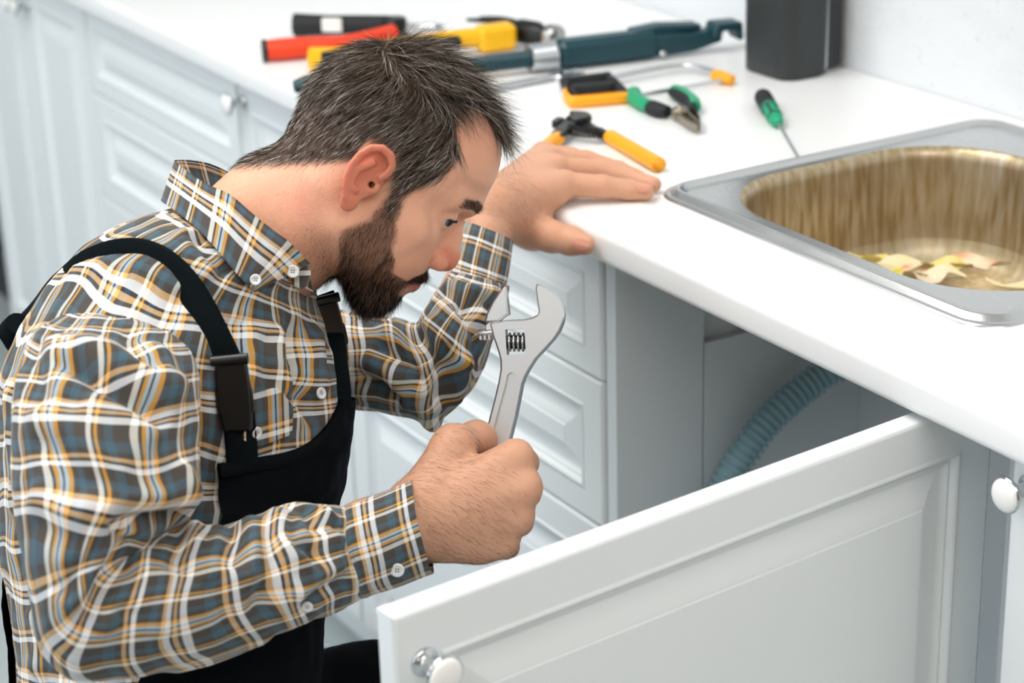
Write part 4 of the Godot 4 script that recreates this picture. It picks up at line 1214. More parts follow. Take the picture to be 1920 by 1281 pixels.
# ear: x ahead, y up, z outwards, origin at the ear canal
func ear_sdf(p: Vector3) -> float:
	# the rim stands out from the head towards the back
	var tilt := p.z - 0.004 + p.x * 0.42
	var rim := 1.0
	var n := EAR_RIM.size()
	for i in n - 1:
		var a: Vector3 = EAR_RIM[i]
		var b: Vector3 = EAR_RIM[i + 1]
		rim = minf(rim, cap(Vector3(p.x, p.y, tilt), a + Vector3(0, 0, 0.0022), b + Vector3(0, 0, 0.0022), 0.0036, 0.0036))
	var plate_ := ell(Vector3(p.x, p.y, tilt), Vector3(-0.006, 0.0045, 0.0008), Vector3(0.0165, 0.029, 0.0034))
	var d := smin(rim, plate_, 0.0025)
	# antihelix ridge
	var anti := cap(Vector3(p.x, p.y, tilt), Vector3(-0.004, 0.02, 0.0065), Vector3(-0.0135, 0.004, 0.0075), 0.0028, 0.003)
	anti = minf(anti, cap(Vector3(p.x, p.y, tilt), Vector3(-0.0135, 0.004, 0.0075), Vector3(-0.008, -0.012, 0.007), 0.003, 0.003))
	d = smin(d, anti, 0.004)
	# bowl and canal
	d = smax(d, -ell(Vector3(p.x, p.y, tilt), Vector3(-0.0005, -0.001, 0.008), Vector3(0.0092, 0.0115, 0.0068)), 0.003)
	d = smax(d, -ell(Vector3(p.x, p.y, tilt), Vector3(0.001, 0.0215, 0.0062), Vector3(0.0075, 0.0042, 0.0045)), 0.003)
	# lobe, tragus
	d = smin(d, ell(Vector3(p.x, p.y, tilt), Vector3(-0.002, -0.0245, 0.005), Vector3(0.0078, 0.0085, 0.0042)), 0.005)
	d = smin(d, ell(p, Vector3(0.0085, -0.002, 0.0015), Vector3(0.0045, 0.0062, 0.0055)), 0.004)
	d = smin(d, ell(Vector3(p.x, p.y, tilt), Vector3(-0.0045, -0.0115, 0.0065), Vector3(0.004, 0.0035, 0.003)), 0.003)
	# root that joins it to the head
	d = smin(d, ell(p, Vector3(0.001, 0.002, -0.006), Vector3(0.012, 0.022, 0.008)), 0.004)
	d = smax(d, -cap(p, Vector3(0.0025, -0.0005, 0.012), Vector3(0.007, -0.0005, -0.009), 0.0028, 0.0026), 0.003)
	return d

const EAR_RIM := [Vector3(0.006, 0.0075, 0.004), Vector3(0.0095, 0.016, 0.006), Vector3(0.0085, 0.0245, 0.0065), Vector3(0.002, 0.0315, 0.0065), Vector3(-0.0075, 0.0325, 0.0065), Vector3(-0.0155, 0.027, 0.0065), Vector3(-0.0195, 0.0175, 0.0065), Vector3(-0.02, 0.006, 0.006), Vector3(-0.0175, -0.005, 0.006), Vector3(-0.0125, -0.0145, 0.0055), Vector3(-0.0075, -0.021, 0.005)]
const EAR_AT := Vector3(0.0015, -0.001, 0.0735)

func caps_sdf(p: Vector3, list: Array, k: float) -> float:
	var d := 1.0
	for c in list:
		d = smin(d, cap(p, c[0], c[1], c[2], c[3]), k)
	return d

func caps_of(a: Array) -> Array:
	var o := []
	for c in a:
		o.append([v3(c, 0), v3(c, 3), c[6] * 0.001, c[7] * 0.001])
	return o

func caps_box(list: Array, pad: float) -> AABB:
	var b := AABB(list[0][0], Vector3.ZERO)
	for c in list:
		b = b.expand(c[0]).expand(c[1])
	return b.grow(pad)

var hand_palm := []
var hand_fingers := []
func hand_sdf(p: Vector3) -> float:
	var d := caps_sdf(p, hand_palm, 0.013)
	# each finger is a chain of its own: joined to the palm, kept apart from its neighbours
	for f in 4:
		var e := 1.0
		for j in 3:
			var c: Array = hand_fingers[f * 3 + j]
			e = smin(e, cap(p, c[0], c[1], c[2], c[3]), 0.004)
		# knuckle
		d = smin(d, e, 0.0035 if e < d else 0.006)
	return d

# ---------------------------------------------------------------- masks on the head (0..1)
func scalp_mask(p: Vector3) -> float:
	var az := absf(p.z)
	var y := p.y
	if y < -0.07:
		return 0.0
	var lower := 0.0
	if p.x < -0.02:
		lower = smoothstep(-0.006, 0.006, y - (0.001 + (p.x + 0.024) * 0.92))
	elif p.x < 0.012:
		lower = smoothstep(0.026, 0.036, y)
	else:
		lower = smoothstep(-0.02, -0.008, y - maxf(0.0, (0.03 - p.x)) * 2.2)
	# front edge: temples, receding corner, tuft in the middle
	var xb := 0.036
	if y < 0.06:
		xb = lerpf(0.034, 0.05, smoothstep(0.005, 0.045, y))
		if y < 0.005:
			xb = lerpf(0.04, 0.034, smoothstep(-0.015, 0.005, y))
	else:
		xb = lerpf(0.05, 0.03, smoothstep(0.06, 0.085, y))
	var mid := 1.0 - smoothstep(0.022, 0.034, az)
	xb = lerpf(xb, 0.07, mid * smoothstep(0.075, 0.09, y))
	var front := 1.0 - smoothstep(-0.005, 0.005, p.x - xb)
	return lower * front

func beard_mask(p: Vector3) -> float:
	var az := absf(p.z)
	var y := p.y
	var m := 0.0
	if y < 0.006 and y > -0.115 and p.x > 0.0:
		# cheek line from the sideburn to the moustache, jaw line behind
		var xf := 0.0
		if y > -0.03:
			xf = lerpf(0.05, 0.037, smoothstep(-0.03, -0.008, y))
		elif y > -0.055:
			xf = lerpf(0.066, 0.05, smoothstep(-0.055, -0.03, y))
		else:
			xf = 0.2
		var xr := lerpf(0.012, 0.024, smoothstep(-0.05, -0.025, y))
		if y < -0.05:
			xr = lerpf(0.03, 0.012, smoothstep(-0.085, -0.05, y))
		m = (1.0 - smoothstep(-0.004, 0.004, p.x - xf)) * smoothstep(-0.005, 0.004, p.x - xr)
		m *= 1.0 - smoothstep(-0.004, 0.006, y)
	# moustache
	var mo := smoothstep(-0.051, -0.0485, y + az * 0.22) * (1.0 - smoothstep(-0.0405, -0.037, y + az * 0.3)) * smoothstep(0.07, 0.076, p.x) * (1.0 - smoothstep(0.027, 0.032, az))
	# bare round the mouth and under the lower lip
	var lip := smoothstep(-0.073, -0.0705, y) * (1.0 - smoothstep(-0.052, -0.05, y)) * smoothstep(0.072, 0.076, p.x) * (1.0 - smoothstep(0.022, 0.027, az))
	m = m * (1.0 - lip)
	if p.x > 0.066 and y > -0.052:
		m = 0.0
	return clampf(maxf(m, mo), 0.0, 1.0)

func stubble_mask(p: Vector3) -> float:
	return smoothstep(-0.155, -0.12, p.y) * (1.0 - smoothstep(-0.075, -0.05, p.y)) * smoothstep(-0.03, 0.012, p.x) * 0.7

func skin_color(p: Vector3, on_head: bool) -> Color:
	var c := Color(0.91, 0.68, 0.565)
	if on_head:
		var az := absf(p.z)
		var red := Color(0.85, 0.5, 0.41)
		c = c.lerp(red, 0.75 * (1.0 - smoothstep(0.008, 0.02, (p - Vector3(0.101, -0.024, signf(p.z) * 0.006)).length())))
		c = c.lerp(Color(0.83, 0.53, 0.43), 0.5 * (1.0 - smoothstep(0.0, 0.03, (p - Vector3(-0.03, -0.05, 0.06)).length())))
		c = c.lerp(Color(0.86, 0.6, 0.49), 0.5 * smoothstep(0.05, 0.09, p.y))
		var s := scalp_mask(p)
		c = c.lerp(Color(0.27, 0.215, 0.18), 0.85 * s)
		c = c.lerp(Color(0.36, 0.26, 0.2), 0.6 * beard_mask(p))
		c = c.lerp(Color(0.5, 0.38, 0.31), 0.5 * stubble_mask(p))
		# lips
		var l := smoothstep(-0.0655, -0.063, p.y - az * 0.22) * (1.0 - smoothstep(-0.0505, -0.0485, p.y + az * 0.17)) * smoothstep(0.077, 0.081, p.x) * (1.0 - smoothstep(0.021, 0.024, az))
		c = c.lerp(Color(0.77, 0.45, 0.42), 0.8 * l)
		# eyebrow root
		var eb := (1.0 - smoothstep(0.0035, 0.006, absf(p.y - 0.0335 + absf(az - 0.026) * 0.18))) * smoothstep(0.006, 0.011, az) * (1.0 - smoothstep(0.042, 0.05, az)) * smoothstep(0.06, 0.065, p.x)
		c = c.lerp(Color(0.33, 0.24, 0.19), 0.6 * eb)
	return c

var body_va := PackedVector3Array()
var body_ia := PackedInt32Array()
var body_ca := PackedColorArray()
var head_range := Vector2i.ZERO

func build_body(person: Node3D) -> void:
	var hx := Transform3D(HEAD_B, HEAD_O)
	# head and neck
	var va := PackedVector3Array()
	var ia := PackedInt32Array()
	var r := nets(head_sdf, Vector3(-0.11, -0.155, -0.09), Vector3(0.125, 0.125, 0.09), 0.0025, va, ia)
	va = r[0]
	ia = r[1]
	# the features of the face get a finer grid of their own: cut them out of the coarse one first
	var flo := Vector3(0.052, -0.0725, -0.058)
	var fhi := Vector3(0.122, 0.0475, 0.058)
	var cut := AABB(flo, fhi - flo).grow(-0.003)
	var keep := PackedInt32Array()
	for i in range(0, ia.size(), 3):
		if not (cut.has_point(va[ia[i]]) and cut.has_point(va[ia[i + 1]]) and cut.has_point(va[ia[i + 2]])):
			keep.append_array([ia[i], ia[i + 1], ia[i + 2]])
	ia = keep
	var fr := nets(head_sdf, flo, fhi, 0.0015, PackedVector3Array(), PackedInt32Array())
	var fb := va.size()
	va.append_array(fr[0])
	for i in fr[1]:
		ia.append(i + fb)
	# settle the points on the surface
	for i in va.size():
		var p := va[i]
		var d := head_sdf(p)
		var e := 0.0008
		var g := Vector3(head_sdf(p + Vector3(e, 0, 0)) - d, head_sdf(p + Vector3(0, e, 0)) - d, head_sdf(p + Vector3(0, 0, e)) - d) / e
		va[i] = p - g * (d / maxf(g.length_squared(), 0.3))
	for p in va:
		body_ca.append(skin_color(p, true).srgb_to_linear())
	head_va = va
	head_ia = ia
	head_na = normals_of(va, ia)
	for p in va:
		body_va.append(hx * p)
	body_ia.append_array(ia)
	# ears
	for s in [1.0, -1.0]:
		va = PackedVector3Array()
		ia = PackedInt32Array()
		r = nets(ear_sdf, Vector3(-0.03, -0.04, -0.018), Vector3(0.022, 0.042, 0.028), 0.0013 if s > 0 else 0.0025, va, ia)
		va = r[0]
		ia = r[1]
		var base := body_va.size()
		for p in va:
			var q := Vector3(p.x, p.y, p.z * s) * 0.95 + Vector3(EAR_AT.x, EAR_AT.y, EAR_AT.z * s)
			body_va.append(hx * q)
			var c := Color(0.87, 0.575, 0.46).lerp(Color(0.86, 0.5, 0.41), 0.6 * smoothstep(0.004, 0.012, p.z))
			c = c.lerp(Color(0.4, 0.2, 0.15), (1.0 - smoothstep(0.002, 0.0045, Vector2(p.x - 0.004, (p.y + 0.001) * 0.7).length())) * (1.0 - smoothstep(-0.001, 0.003, p.z)))  # shade inside the ear canal darkened into the skin colour
			body_ca.append(c.srgb_to_linear())
		for i in range(0, ia.size(), 3):
			if s > 0:
				body_ia.append_array([ia[i] + base, ia[i + 1] + base, ia[i + 2] + base])
			else:
				body_ia.append_array([ia[i] + base, ia[i + 2] + base, ia[i + 1] + base])
	# hands
	for side in 2:
		hand_palm = caps_of(HAND_R if side == 0 else HAND_L)
		hand_fingers = caps_of(FINGERS_R if side == 0 else FINGERS_L)
		var bb := caps_box(hand_palm + hand_fingers, 0.036)
		va = PackedVector3Array()
		ia = PackedInt32Array()
		r = nets(hand_sdf, bb.position, bb.end, 0.0026, va, ia)
		va = r[0]
		ia = r[1]
		var base := body_va.size()
		var na := normals_of(va, ia)
		for i in va.size():
			body_va.append(va[i])
			var c := Color(0.83, 0.63, 0.515)
			body_ca.append(c.srgb_to_linear())
		for i in ia:
			body_ia.append(i + base)
		if side == 0:
			hand_va = va
			hand_ia = ia
			hand_na = na
		else:
			hand2_va = va
			hand2_ia = ia
			hand2_na = na
	# trunk and arms under the clothes
	var tr := caps_of(BODY_CAPS)
	va = PackedVector3Array()
	ia = PackedInt32Array()
	var bb2 := caps_box(tr, 0.13)
	r = nets(func(p: Vector3) -> float: return caps_sdf(p, tr, 0.03), bb2.position, bb2.end, 0.016, va, ia)
	var base2 := body_va.size()
	body_va.append_array(r[0])
	for p in r[0]:
		body_ca.append(Color(0.83, 0.58, 0.46).srgb_to_linear())
	for i in r[1]:
		body_ia.append(i + base2)
	var m := std(Color.WHITE, 0.5)
	m.vertex_color_use_as_albedo = true
	m.metallic_specular = 0.42
	m.subsurf_scatter_enabled = true
	m.subsurf_scatter_strength = 0.12
	m.uv1_triplanar = true
	m.uv1_scale = Vector3.ONE * 14.0
	m.heightmap_enabled = true
	m.heightmap_scale = 0.035
	m.heightmap_texture = noise_tex(0.035, 512, null, 4, 21)
	M.skin = m
	var na2 := normals_of(body_va, body_ia)
	put("body", array_mesh(body_va, body_ia, na2, body_ca), m, person)
	# eyes
	for s in [1.0, -1.0]:
		var st := new_st()
		st.set_smooth_group(1)
		var rings := []
		var cols := []
		for i in 17:
			var a := PI * i / 16.0
			var ring := PackedVector3Array()
			for j in 24:
				var t := TAU * j / 24.0
				var look := Basis(Vector3(0, 1, 0), -0.5)
				ring.append(hx * (Vector3(EYE.x, EYE.y, EYE.z * s) + look * Vector3(cos(a) * 0.0128, sin(a) * cos(t) * 0.0128, sin(a) * sin(t) * 0.0128)))
			rings.append(ring)
			var c := Color(0.9, 0.88, 0.86)
			if a < 0.2:
				c = Color(0.02, 0.02, 0.02)
			elif a < 0.52:
				c = Color(0.33, 0.42, 0.5)
			cols.append(c.srgb_to_linear())
		for i in 16:
			for j in 24:
				var k := (j + 1) % 24
				for q in [[i, j], [i + 1, j], [i + 1, k], [i, j], [i + 1, k], [i, k]]:
					st.set_color(cols[i])
					st.add_vertex(rings[q[0]][q[1]])
		var em := std(Color.WHITE, 0.12)
		em.vertex_color_use_as_albedo = true
		put("eye", done(st), em, person)
	# lashes along the upper lid
	for s in [1.0, -1.0]:
		var lp := PackedVector3Array()
		for k in 9:
			var a := -1.05 + 2.1 * k / 8.0
			var q := EYE + Vector3(cos(a) * 0.0142, 0.0022 - 0.0012 * absf(a), sin(a) * 0.0142)
			lp.append(hx * Vector3(q.x, q.y, q.z * s))
		put("eyelashes", tube(lp, [0.0005, 0.0009, 0.0011, 0.0012, 0.0012, 0.0012, 0.0011, 0.0009, 0.0005], 6), M.lash, person)
	# nails
	var nm := std(Color(0.82, 0.56, 0.48), 0.28)
	var nd := [[0, Vector3(0.9, -0.18, 0.1), Vector3(0, 0.9, 0.45)], [1, Vector3(0.9, -0.25, 0.15), Vector3(0.2, 0.35, 0.92)], [2, Vector3(0.9, -0.25, 0.1), Vector3(0, 0.95, 0.3)], [3, Vector3(0.9, -0.3, 0.1), Vector3(0, 0.95, 0.3)]]
	for q in nd:
		var at := v3(NAILS, q[0] * 3)
		var fx := frame(at, q[1], q[2])
		var st := new_st()
		var rings := []
		for i in 5:
			var ring := PackedVector3Array()
			for j in 12:
				var t := TAU * j / 12.0
				var k := i / 4.0
				var x := cos(t) * (0.0085 if q[0] == 1 else 0.0062) * k
				var zz := sin(t) * (0.0068 if q[0] == 1 else 0.0052) * k
				ring.append(fx * Vector3(x, 0.0006 - zz * zz * 55.0 - k * k * 0.0003, zz))
			rings.append(ring)
		add_rings(st, rings, true, 1)
		put("nail", done(st), nm, person)

var head_va := PackedVector3Array()
var head_ia := PackedInt32Array()
var head_na := PackedVector3Array()
var hand_va := PackedVector3Array()
var hand_ia := PackedInt32Array()
var hand_na := PackedVector3Array()
var hand2_va := PackedVector3Array()
var hand2_ia := PackedInt32Array()
var hand2_na := PackedVector3Array()

# ---------------------------------------------------------------- clothes
# Each garment is a run of cross-sections: centre, half axis across, half depth.
func station(st: Array, s: float, th: float) -> Vector3:
	var n := st.size()
	var i := clampi(int(s), 0, n - 2)
	var t := s - i
	var a: Array = st[maxi(i - 1, 0)]
	var b: Array = st[i]
	var c: Array = st[i + 1]
	var d: Array = st[mini(i + 2, n - 1)]
	var t2 := t * t
	var t3 := t2 * t
	var w0 := 0.5 * (-t + 2.0 * t2 - t3)
	var w1 := 0.5 * (2.0 - 5.0 * t2 + 3.0 * t3)
	var w2 := 0.5 * (t + 4.0 * t2 - 3.0 * t3)
	var w3 := 0.5 * (t3 - t2)
	var o := v3(a) * w0 + v3(b) * w1 + v3(c) * w2 + v3(d) * w3
	var ax := v3(a, 3) * w0 + v3(b, 3) * w1 + v3(c, 3) * w2 + v3(d, 3) * w3
	var h: float = (a[6] * w0 + b[6] * w1 + c[6] * w2 + d[6] * w3) * 0.001
	return o + ax * cos(th) + TOWARDS * (h * sin(th))

func station_normal(st: Array, s: float, th: float) -> Vector3:
	var e := 0.03
	var du := station(st, s, th + e) - station(st, s, th - e)
	var ds := station(st, s + e, th) - station(st, s - e, th)
	var n := du.cross(ds).normalized()
	var mid := station(st, s, 0.0).lerp(station(st, s, PI), 0.5)
	return n if n.dot(station(st, s, th) - mid) > 0.0 else -n

var cloth_noise := FastNoiseLite.new()

func fold_list(a: Array) -> Array:
	var o := []
	for f in a:
		var p := smooth_path(Array(pts3(f[2])), 3)
		var bb := AABB(p[0], Vector3.ZERO)
		for q in p:
			bb = bb.expand(q)
		o.append([f[0] * 0.0016, f[1] * 0.00105, p, bb.grow(f[1] * 0.0028)])
	return o

func fold_at(p: Vector3, list: Array) -> float:
	var d := 0.0
	for f in list:
		var bb: AABB = f[3]
		if not bb.has_point(p):
			continue
		var pts: PackedVector3Array = f[2]
		var best := 1.0
		var at := 0.0
		var n := pts.size() - 1
		for i in n:
			var ba := pts[i + 1] - pts[i]
			var h := clampf((p - pts[i]).dot(ba) / maxf(ba.length_squared(), 1e-9), 0.0, 1.0)
			var e := (p - pts[i] - ba * h).length_squared()
			if e < best:
				best = e
				at = (i + h) / n
		var w: float = f[1]
		d += f[0] * exp(-best / (w * w)) * smoothstep(0.0, 0.22, at) * smoothstep(0.0, 0.22, 1.0 - at)
	return d

# the cloth surface between stations s0..s1 and angles t0..t1
func garment(st: Array, s0: float, s1: float, rows: int, t0: float, t1: float, cols: int, folds: Array, lift: float, uoff: Vector2, radius: float, rough := 0.0025, tmax = null, warp := 1.0) -> ArrayMesh:
	var va := PackedVector3Array()
	var uv := PackedVector2Array()
	var ia := PackedInt32Array()
	var v := 0.0
	var prev := Vector3.ZERO
	for i in rows + 1:
		var s := lerpf(s0, s1, float(i) / rows)
		var c := station(st, s, 0.0)
		var c2 := station(st, s, PI)
		var c3 := station(st, s, PI / 2)
		if i > 0:
			v += (c.distance_to(va[(i - 1) * (cols + 1)]) if false else ((c + c2) * 0.5).distance_to(prev) * 0.6 + c3.distance_to(station(st, lerpf(s0, s1, float(i - 1) / rows), PI / 2)) * 0.4)
		prev = (c + c2) * 0.5
		var ta := t0
		var tb := t1
		if tmax != null:
			var r: Vector2 = tmax.call(s)
			ta = r.x
			tb = r.y
		for j in cols + 1:
			var th := lerpf(ta, tb, float(j) / cols)
			va.append(station(st, s, th))
			uv.append(Vector2(th * radius, v) / PLAID + uoff)
	for i in rows:
		for j in cols:
			var a := i * (cols + 1) + j
			var b := a + cols + 1
			ia.append_array([a, b, b + 1, a, b + 1, a + 1])
	# orient outwards
	var mid := station(st, (s0 + s1) * 0.5, 0.0).lerp(station(st, (s0 + s1) * 0.5, PI), 0.5)
	var k := (rows / 2) * (cols + 1) + cols / 2
	var na := normals_of(va, ia)
	if na[k].dot(va[k] - mid) < 0.0:
		for i in range(0, ia.size(), 3):
			var t := ia[i + 1]
			ia[i + 1] = ia[i + 2]
			ia[i + 2] = t
		for i in na.size():
			na[i] = -na[i]
	for i in va.size():
		var p := va[i]
		var d := fold_at(p, folds) + lift
		if rough > 0.0:
			d += rough * cloth_noise.get_noise_3dv(p * 1000.0)
		va[i] = p + na[i] * d
		# the cloth is pulled about, so its pattern wanders
		uv[i] += Vector2(cloth_noise.get_noise_3dv(p * 420.0 + Vector3(300, 0, 0)), cloth_noise.get_noise_3dv(p * 420.0 + Vector3(0, 700, 0))) * 0.16 * warp
	na = normals_of(va, ia)
	# weld the seam where the tube closes
	if tmax == null and absf(t1 - t0 - TAU) < 0.001:
		for i in rows + 1:
			var a := i * (cols + 1)
			var m := (na[a] + na[a + cols]).normalized()
			na[a] = m
			na[a + cols] = m
			va[a + cols] = va[a]
	return array_mesh(va, ia, na, PackedColorArray(), uv)

const PLAID := 0.079

func plaid_texture() -> ImageTexture:
	var n := 768
	var base := Color(0.3, 0.28, 0.262).srgb_to_linear()
	var blue := Color(0.285, 0.39, 0.45).srgb_to_linear()
	var navy := Color(0.1, 0.14, 0.24).srgb_to_linear()
	var yel := Color(0.93, 0.68, 0.24).srgb_to_linear()
	var white := Color(0.97, 0.975, 0.98).srgb_to_linear()
	var cream := Color(0.93, 0.92, 0.88).srgb_to_linear()
	var tan_ := Color(0.92, 0.75, 0.53).srgb_to_linear()
	var sky := Color(0.78, 0.85, 0.89).srgb_to_linear()
	var warp := [[9.0, base], [6.0, blue], [5.0, base], [3.6, yel], [3.2, sky], [1.6, navy], [2.4, sky], [2.7, yel], [2.2, base], [4.8, cream], [10.0, base], [6.0, blue], [5.0, base], [2.6, yel], [2.2, base], [3.8, cream]]
	var weft := [[9.0, base], [6.0, blue], [4.0, base], [2.9, tan_], [4.0, white], [1.8, navy], [2.8, tan_], [2.2, base], [4.8, white], [11.0, base], [7.0, blue], [4.0, base], [3.0, tan_], [2.4, base], [3.8, white]]
	var lines := []
	for sett in [warp, weft]:
		var total := 0.0
		for q in sett:
			total += q[0]
		var a := []
		var acc := 0.0
		var k := 0
		for i in n:
			var x := (i + 0.5) / n * total
			while x > acc + sett[k][0]:
				acc += sett[k][0]
				k += 1
			a.append(sett[k][1])
		lines.append(a)
	var data := PackedByteArray()
	data.resize(n * n * 3)
	var lut := PackedByteArray()
	for i in 1025:
		lut.append(int(clampf(pow(i / 1024.0, 1.0 / 2.2), 0.0, 1.0) * 255.0))
	var o := 0
	for y in n:
		var f: Color = lines[1][y]
		var fl := f.get_luminance()
		for x in n:
			var w: Color = lines[0][x]
			var wl := w.get_luminance()
			# twill: the yarn on top changes along the diagonal; light yarns cover more
			var tw := ((x + y) % 8) < 4
			var k := (0.5 + 0.1 * (wl - fl)) + (0.12 if tw else -0.12)
			var j := 1.0 - k
			data[o] = lut[int((w.r * k + f.r * j) * 1024.0)]
			data[o + 1] = lut[int((w.g * k + f.g * j) * 1024.0)]
			data[o + 2] = lut[int((w.b * k + f.b * j) * 1024.0)]
			o += 3
	return ImageTexture.create_from_image(Image.create_from_data(n, n, false, Image.FORMAT_RGB8, data))

func cloth_mat(tex: Texture2D) -> StandardMaterial3D:
	var m := std(Color.WHITE, 0.85)
	m.albedo_texture = tex
	m.texture_repeat = true
	m.metallic_specular = 0.2
	m.rim_enabled = true
	m.rim = 0.25
	m.rim_tint = 0.5
	return m

func lin(a: Array, x: float) -> float:
	# piecewise linear through (x, y) pairs
	if x <= a[0]:
		return a[1]
	for i in range(2, a.size(), 2):
		if x <= a[i]:
			return lerpf(a[i - 1], a[i + 1], (x - a[i - 2]) / maxf(a[i] - a[i - 2], 1e-6))
	return a[a.size() - 1]

# sheet spanned between polylines
func sheet(lines: Array, per: int, cols: int, uoff: Vector2, swap := false) -> ArrayMesh:
	var res := []
	for l in lines:
		var p := smooth_path(Array(l), 8)
		var r := PackedVector3Array()
		for j in cols + 1:
			var x := float(j) / cols * (p.size() - 1)
			var k := mini(int(x), p.size() - 2)
			r.append(p[k].lerp(p[k + 1], x - k))
		res.append(r)
	var va := PackedVector3Array()
	var uv := PackedVector2Array()
	var ia := PackedInt32Array()
	var rows := (res.size() - 1) * per
	var ulen := PackedFloat32Array()
	var acc := 0.0
	var midl: PackedVector3Array = res[res.size() / 2]
	for j in cols + 1:
		if j > 0:
			acc += midl[j].distance_to(midl[j - 1])
		ulen.append(acc)
	var v := 0.0
	for i in rows + 1:
		var f := float(i) / per
		var k := mini(int(f), res.size() - 2)
		var t := f - k
		if i > 0:
			v += res[k][cols / 3].distance_to(res[k + 1][cols / 3]) / per
		for j in cols + 1:
			var a: Vector3 = res[maxi(k - 1, 0)][j]
			var b: Vector3 = res[k][j]
			var c: Vector3 = res[k + 1][j]
			var d: Vector3 = res[mini(k + 2, res.size() - 1)][j]
			va.append(b.cubic_interpolate(c, a, d, t))
			uv.append((Vector2(v, ulen[j]) if swap else Vector2(ulen[j], v)) / PLAID + uoff)
	for i in rows:
		for j in cols:
			var a := i * (cols + 1) + j
			var b := a + cols + 1
			ia.append_array([a, b, b + 1, a, b + 1, a + 1])
	return array_mesh(va, ia, normals_of(va, ia), PackedColorArray(), uv)

# strap: a flat band with thickness along a path, its back towards the axis of the body
func band(path: PackedVector3Array, width: float, th: float, centre: Callable) -> ArrayMesh:
	var p := smooth_path(Array(path), 8)
	for pass_ in 60:
		var r := p.duplicate()
		for i in range(1, p.size() - 1):
			r[i] = (p[i - 1] + p[i] * 2.0 + p[i + 1]) * 0.25
		p = r
	var st := new_st()
	var rings := []
	for i in p.size():
		var t := (p[mini(i + 1, p.size() - 1)] - p[maxi(i - 1, 0)]).normalized()
		var c: Vector3 = centre.call(p[i])
		var n := (p[i] - c)
		n = (n - t * n.dot(t)).normalized()
		var s := t.cross(n)
		rings.append(PackedVector3Array([p[i] - s * width / 2 - n * 0.004, p[i] - s * width / 2 + n * th * 0.6, p[i] - s * width * 0.44 + n * th, p[i] + s * width * 0.44 + n * th, p[i] + s * width / 2 + n * th * 0.6, p[i] + s * width / 2 - n * 0.004]))
	add_rings(st, rings, true, 1)
	return done(st)

func button(parent: Node, at: Vector3, n: Vector3, r := 0.0052) -> void:
	var xf := Transform3D(Basis(Quaternion(Vector3.UP, n.normalized())), at)
	var b := put("button", lathe([Vector2(r * 0.9, -0.0006), Vector2(r, 0.0003), Vector2(r, 0.0012), Vector2(r * 0.9, 0.0018), Vector2(r * 0.72, 0.0018), Vector2(r * 0.6, 0.0012), Vector2(0, 0.0011)], 22, xf), M.button, parent)
	var st := new_st()
	for k in 4:
		var a := PI / 4 + k * PI / 2
		add_lathe(st, [Vector2(0, 0.00118), Vector2(r * 0.11, 0.00118), Vector2(r * 0.11, 0.00128), Vector2(0, 0.0013)], 8, xf * T(Vector3(cos(a), 0, sin(a)) * r * 0.24))
	put("hole", done(st), M.black, b)

func torso_centre(p: Vector3) -> Vector3:
	# point of the trunk's axis level with p
	var best := 1e9
	var c := Vector3.ZERO
	for i in TORSO.size() - 1:
		var a := v3(TORSO[i])
		var b := v3(TORSO[i + 1])
		var h := clampf((p - a).dot(b - a) / (b - a).length_squared(), 0.0, 1.0)
		var q := a.lerp(b, h)
		if p.distance_to(q) < best:
			best = p.distance_to(q)
			c = q
	return c

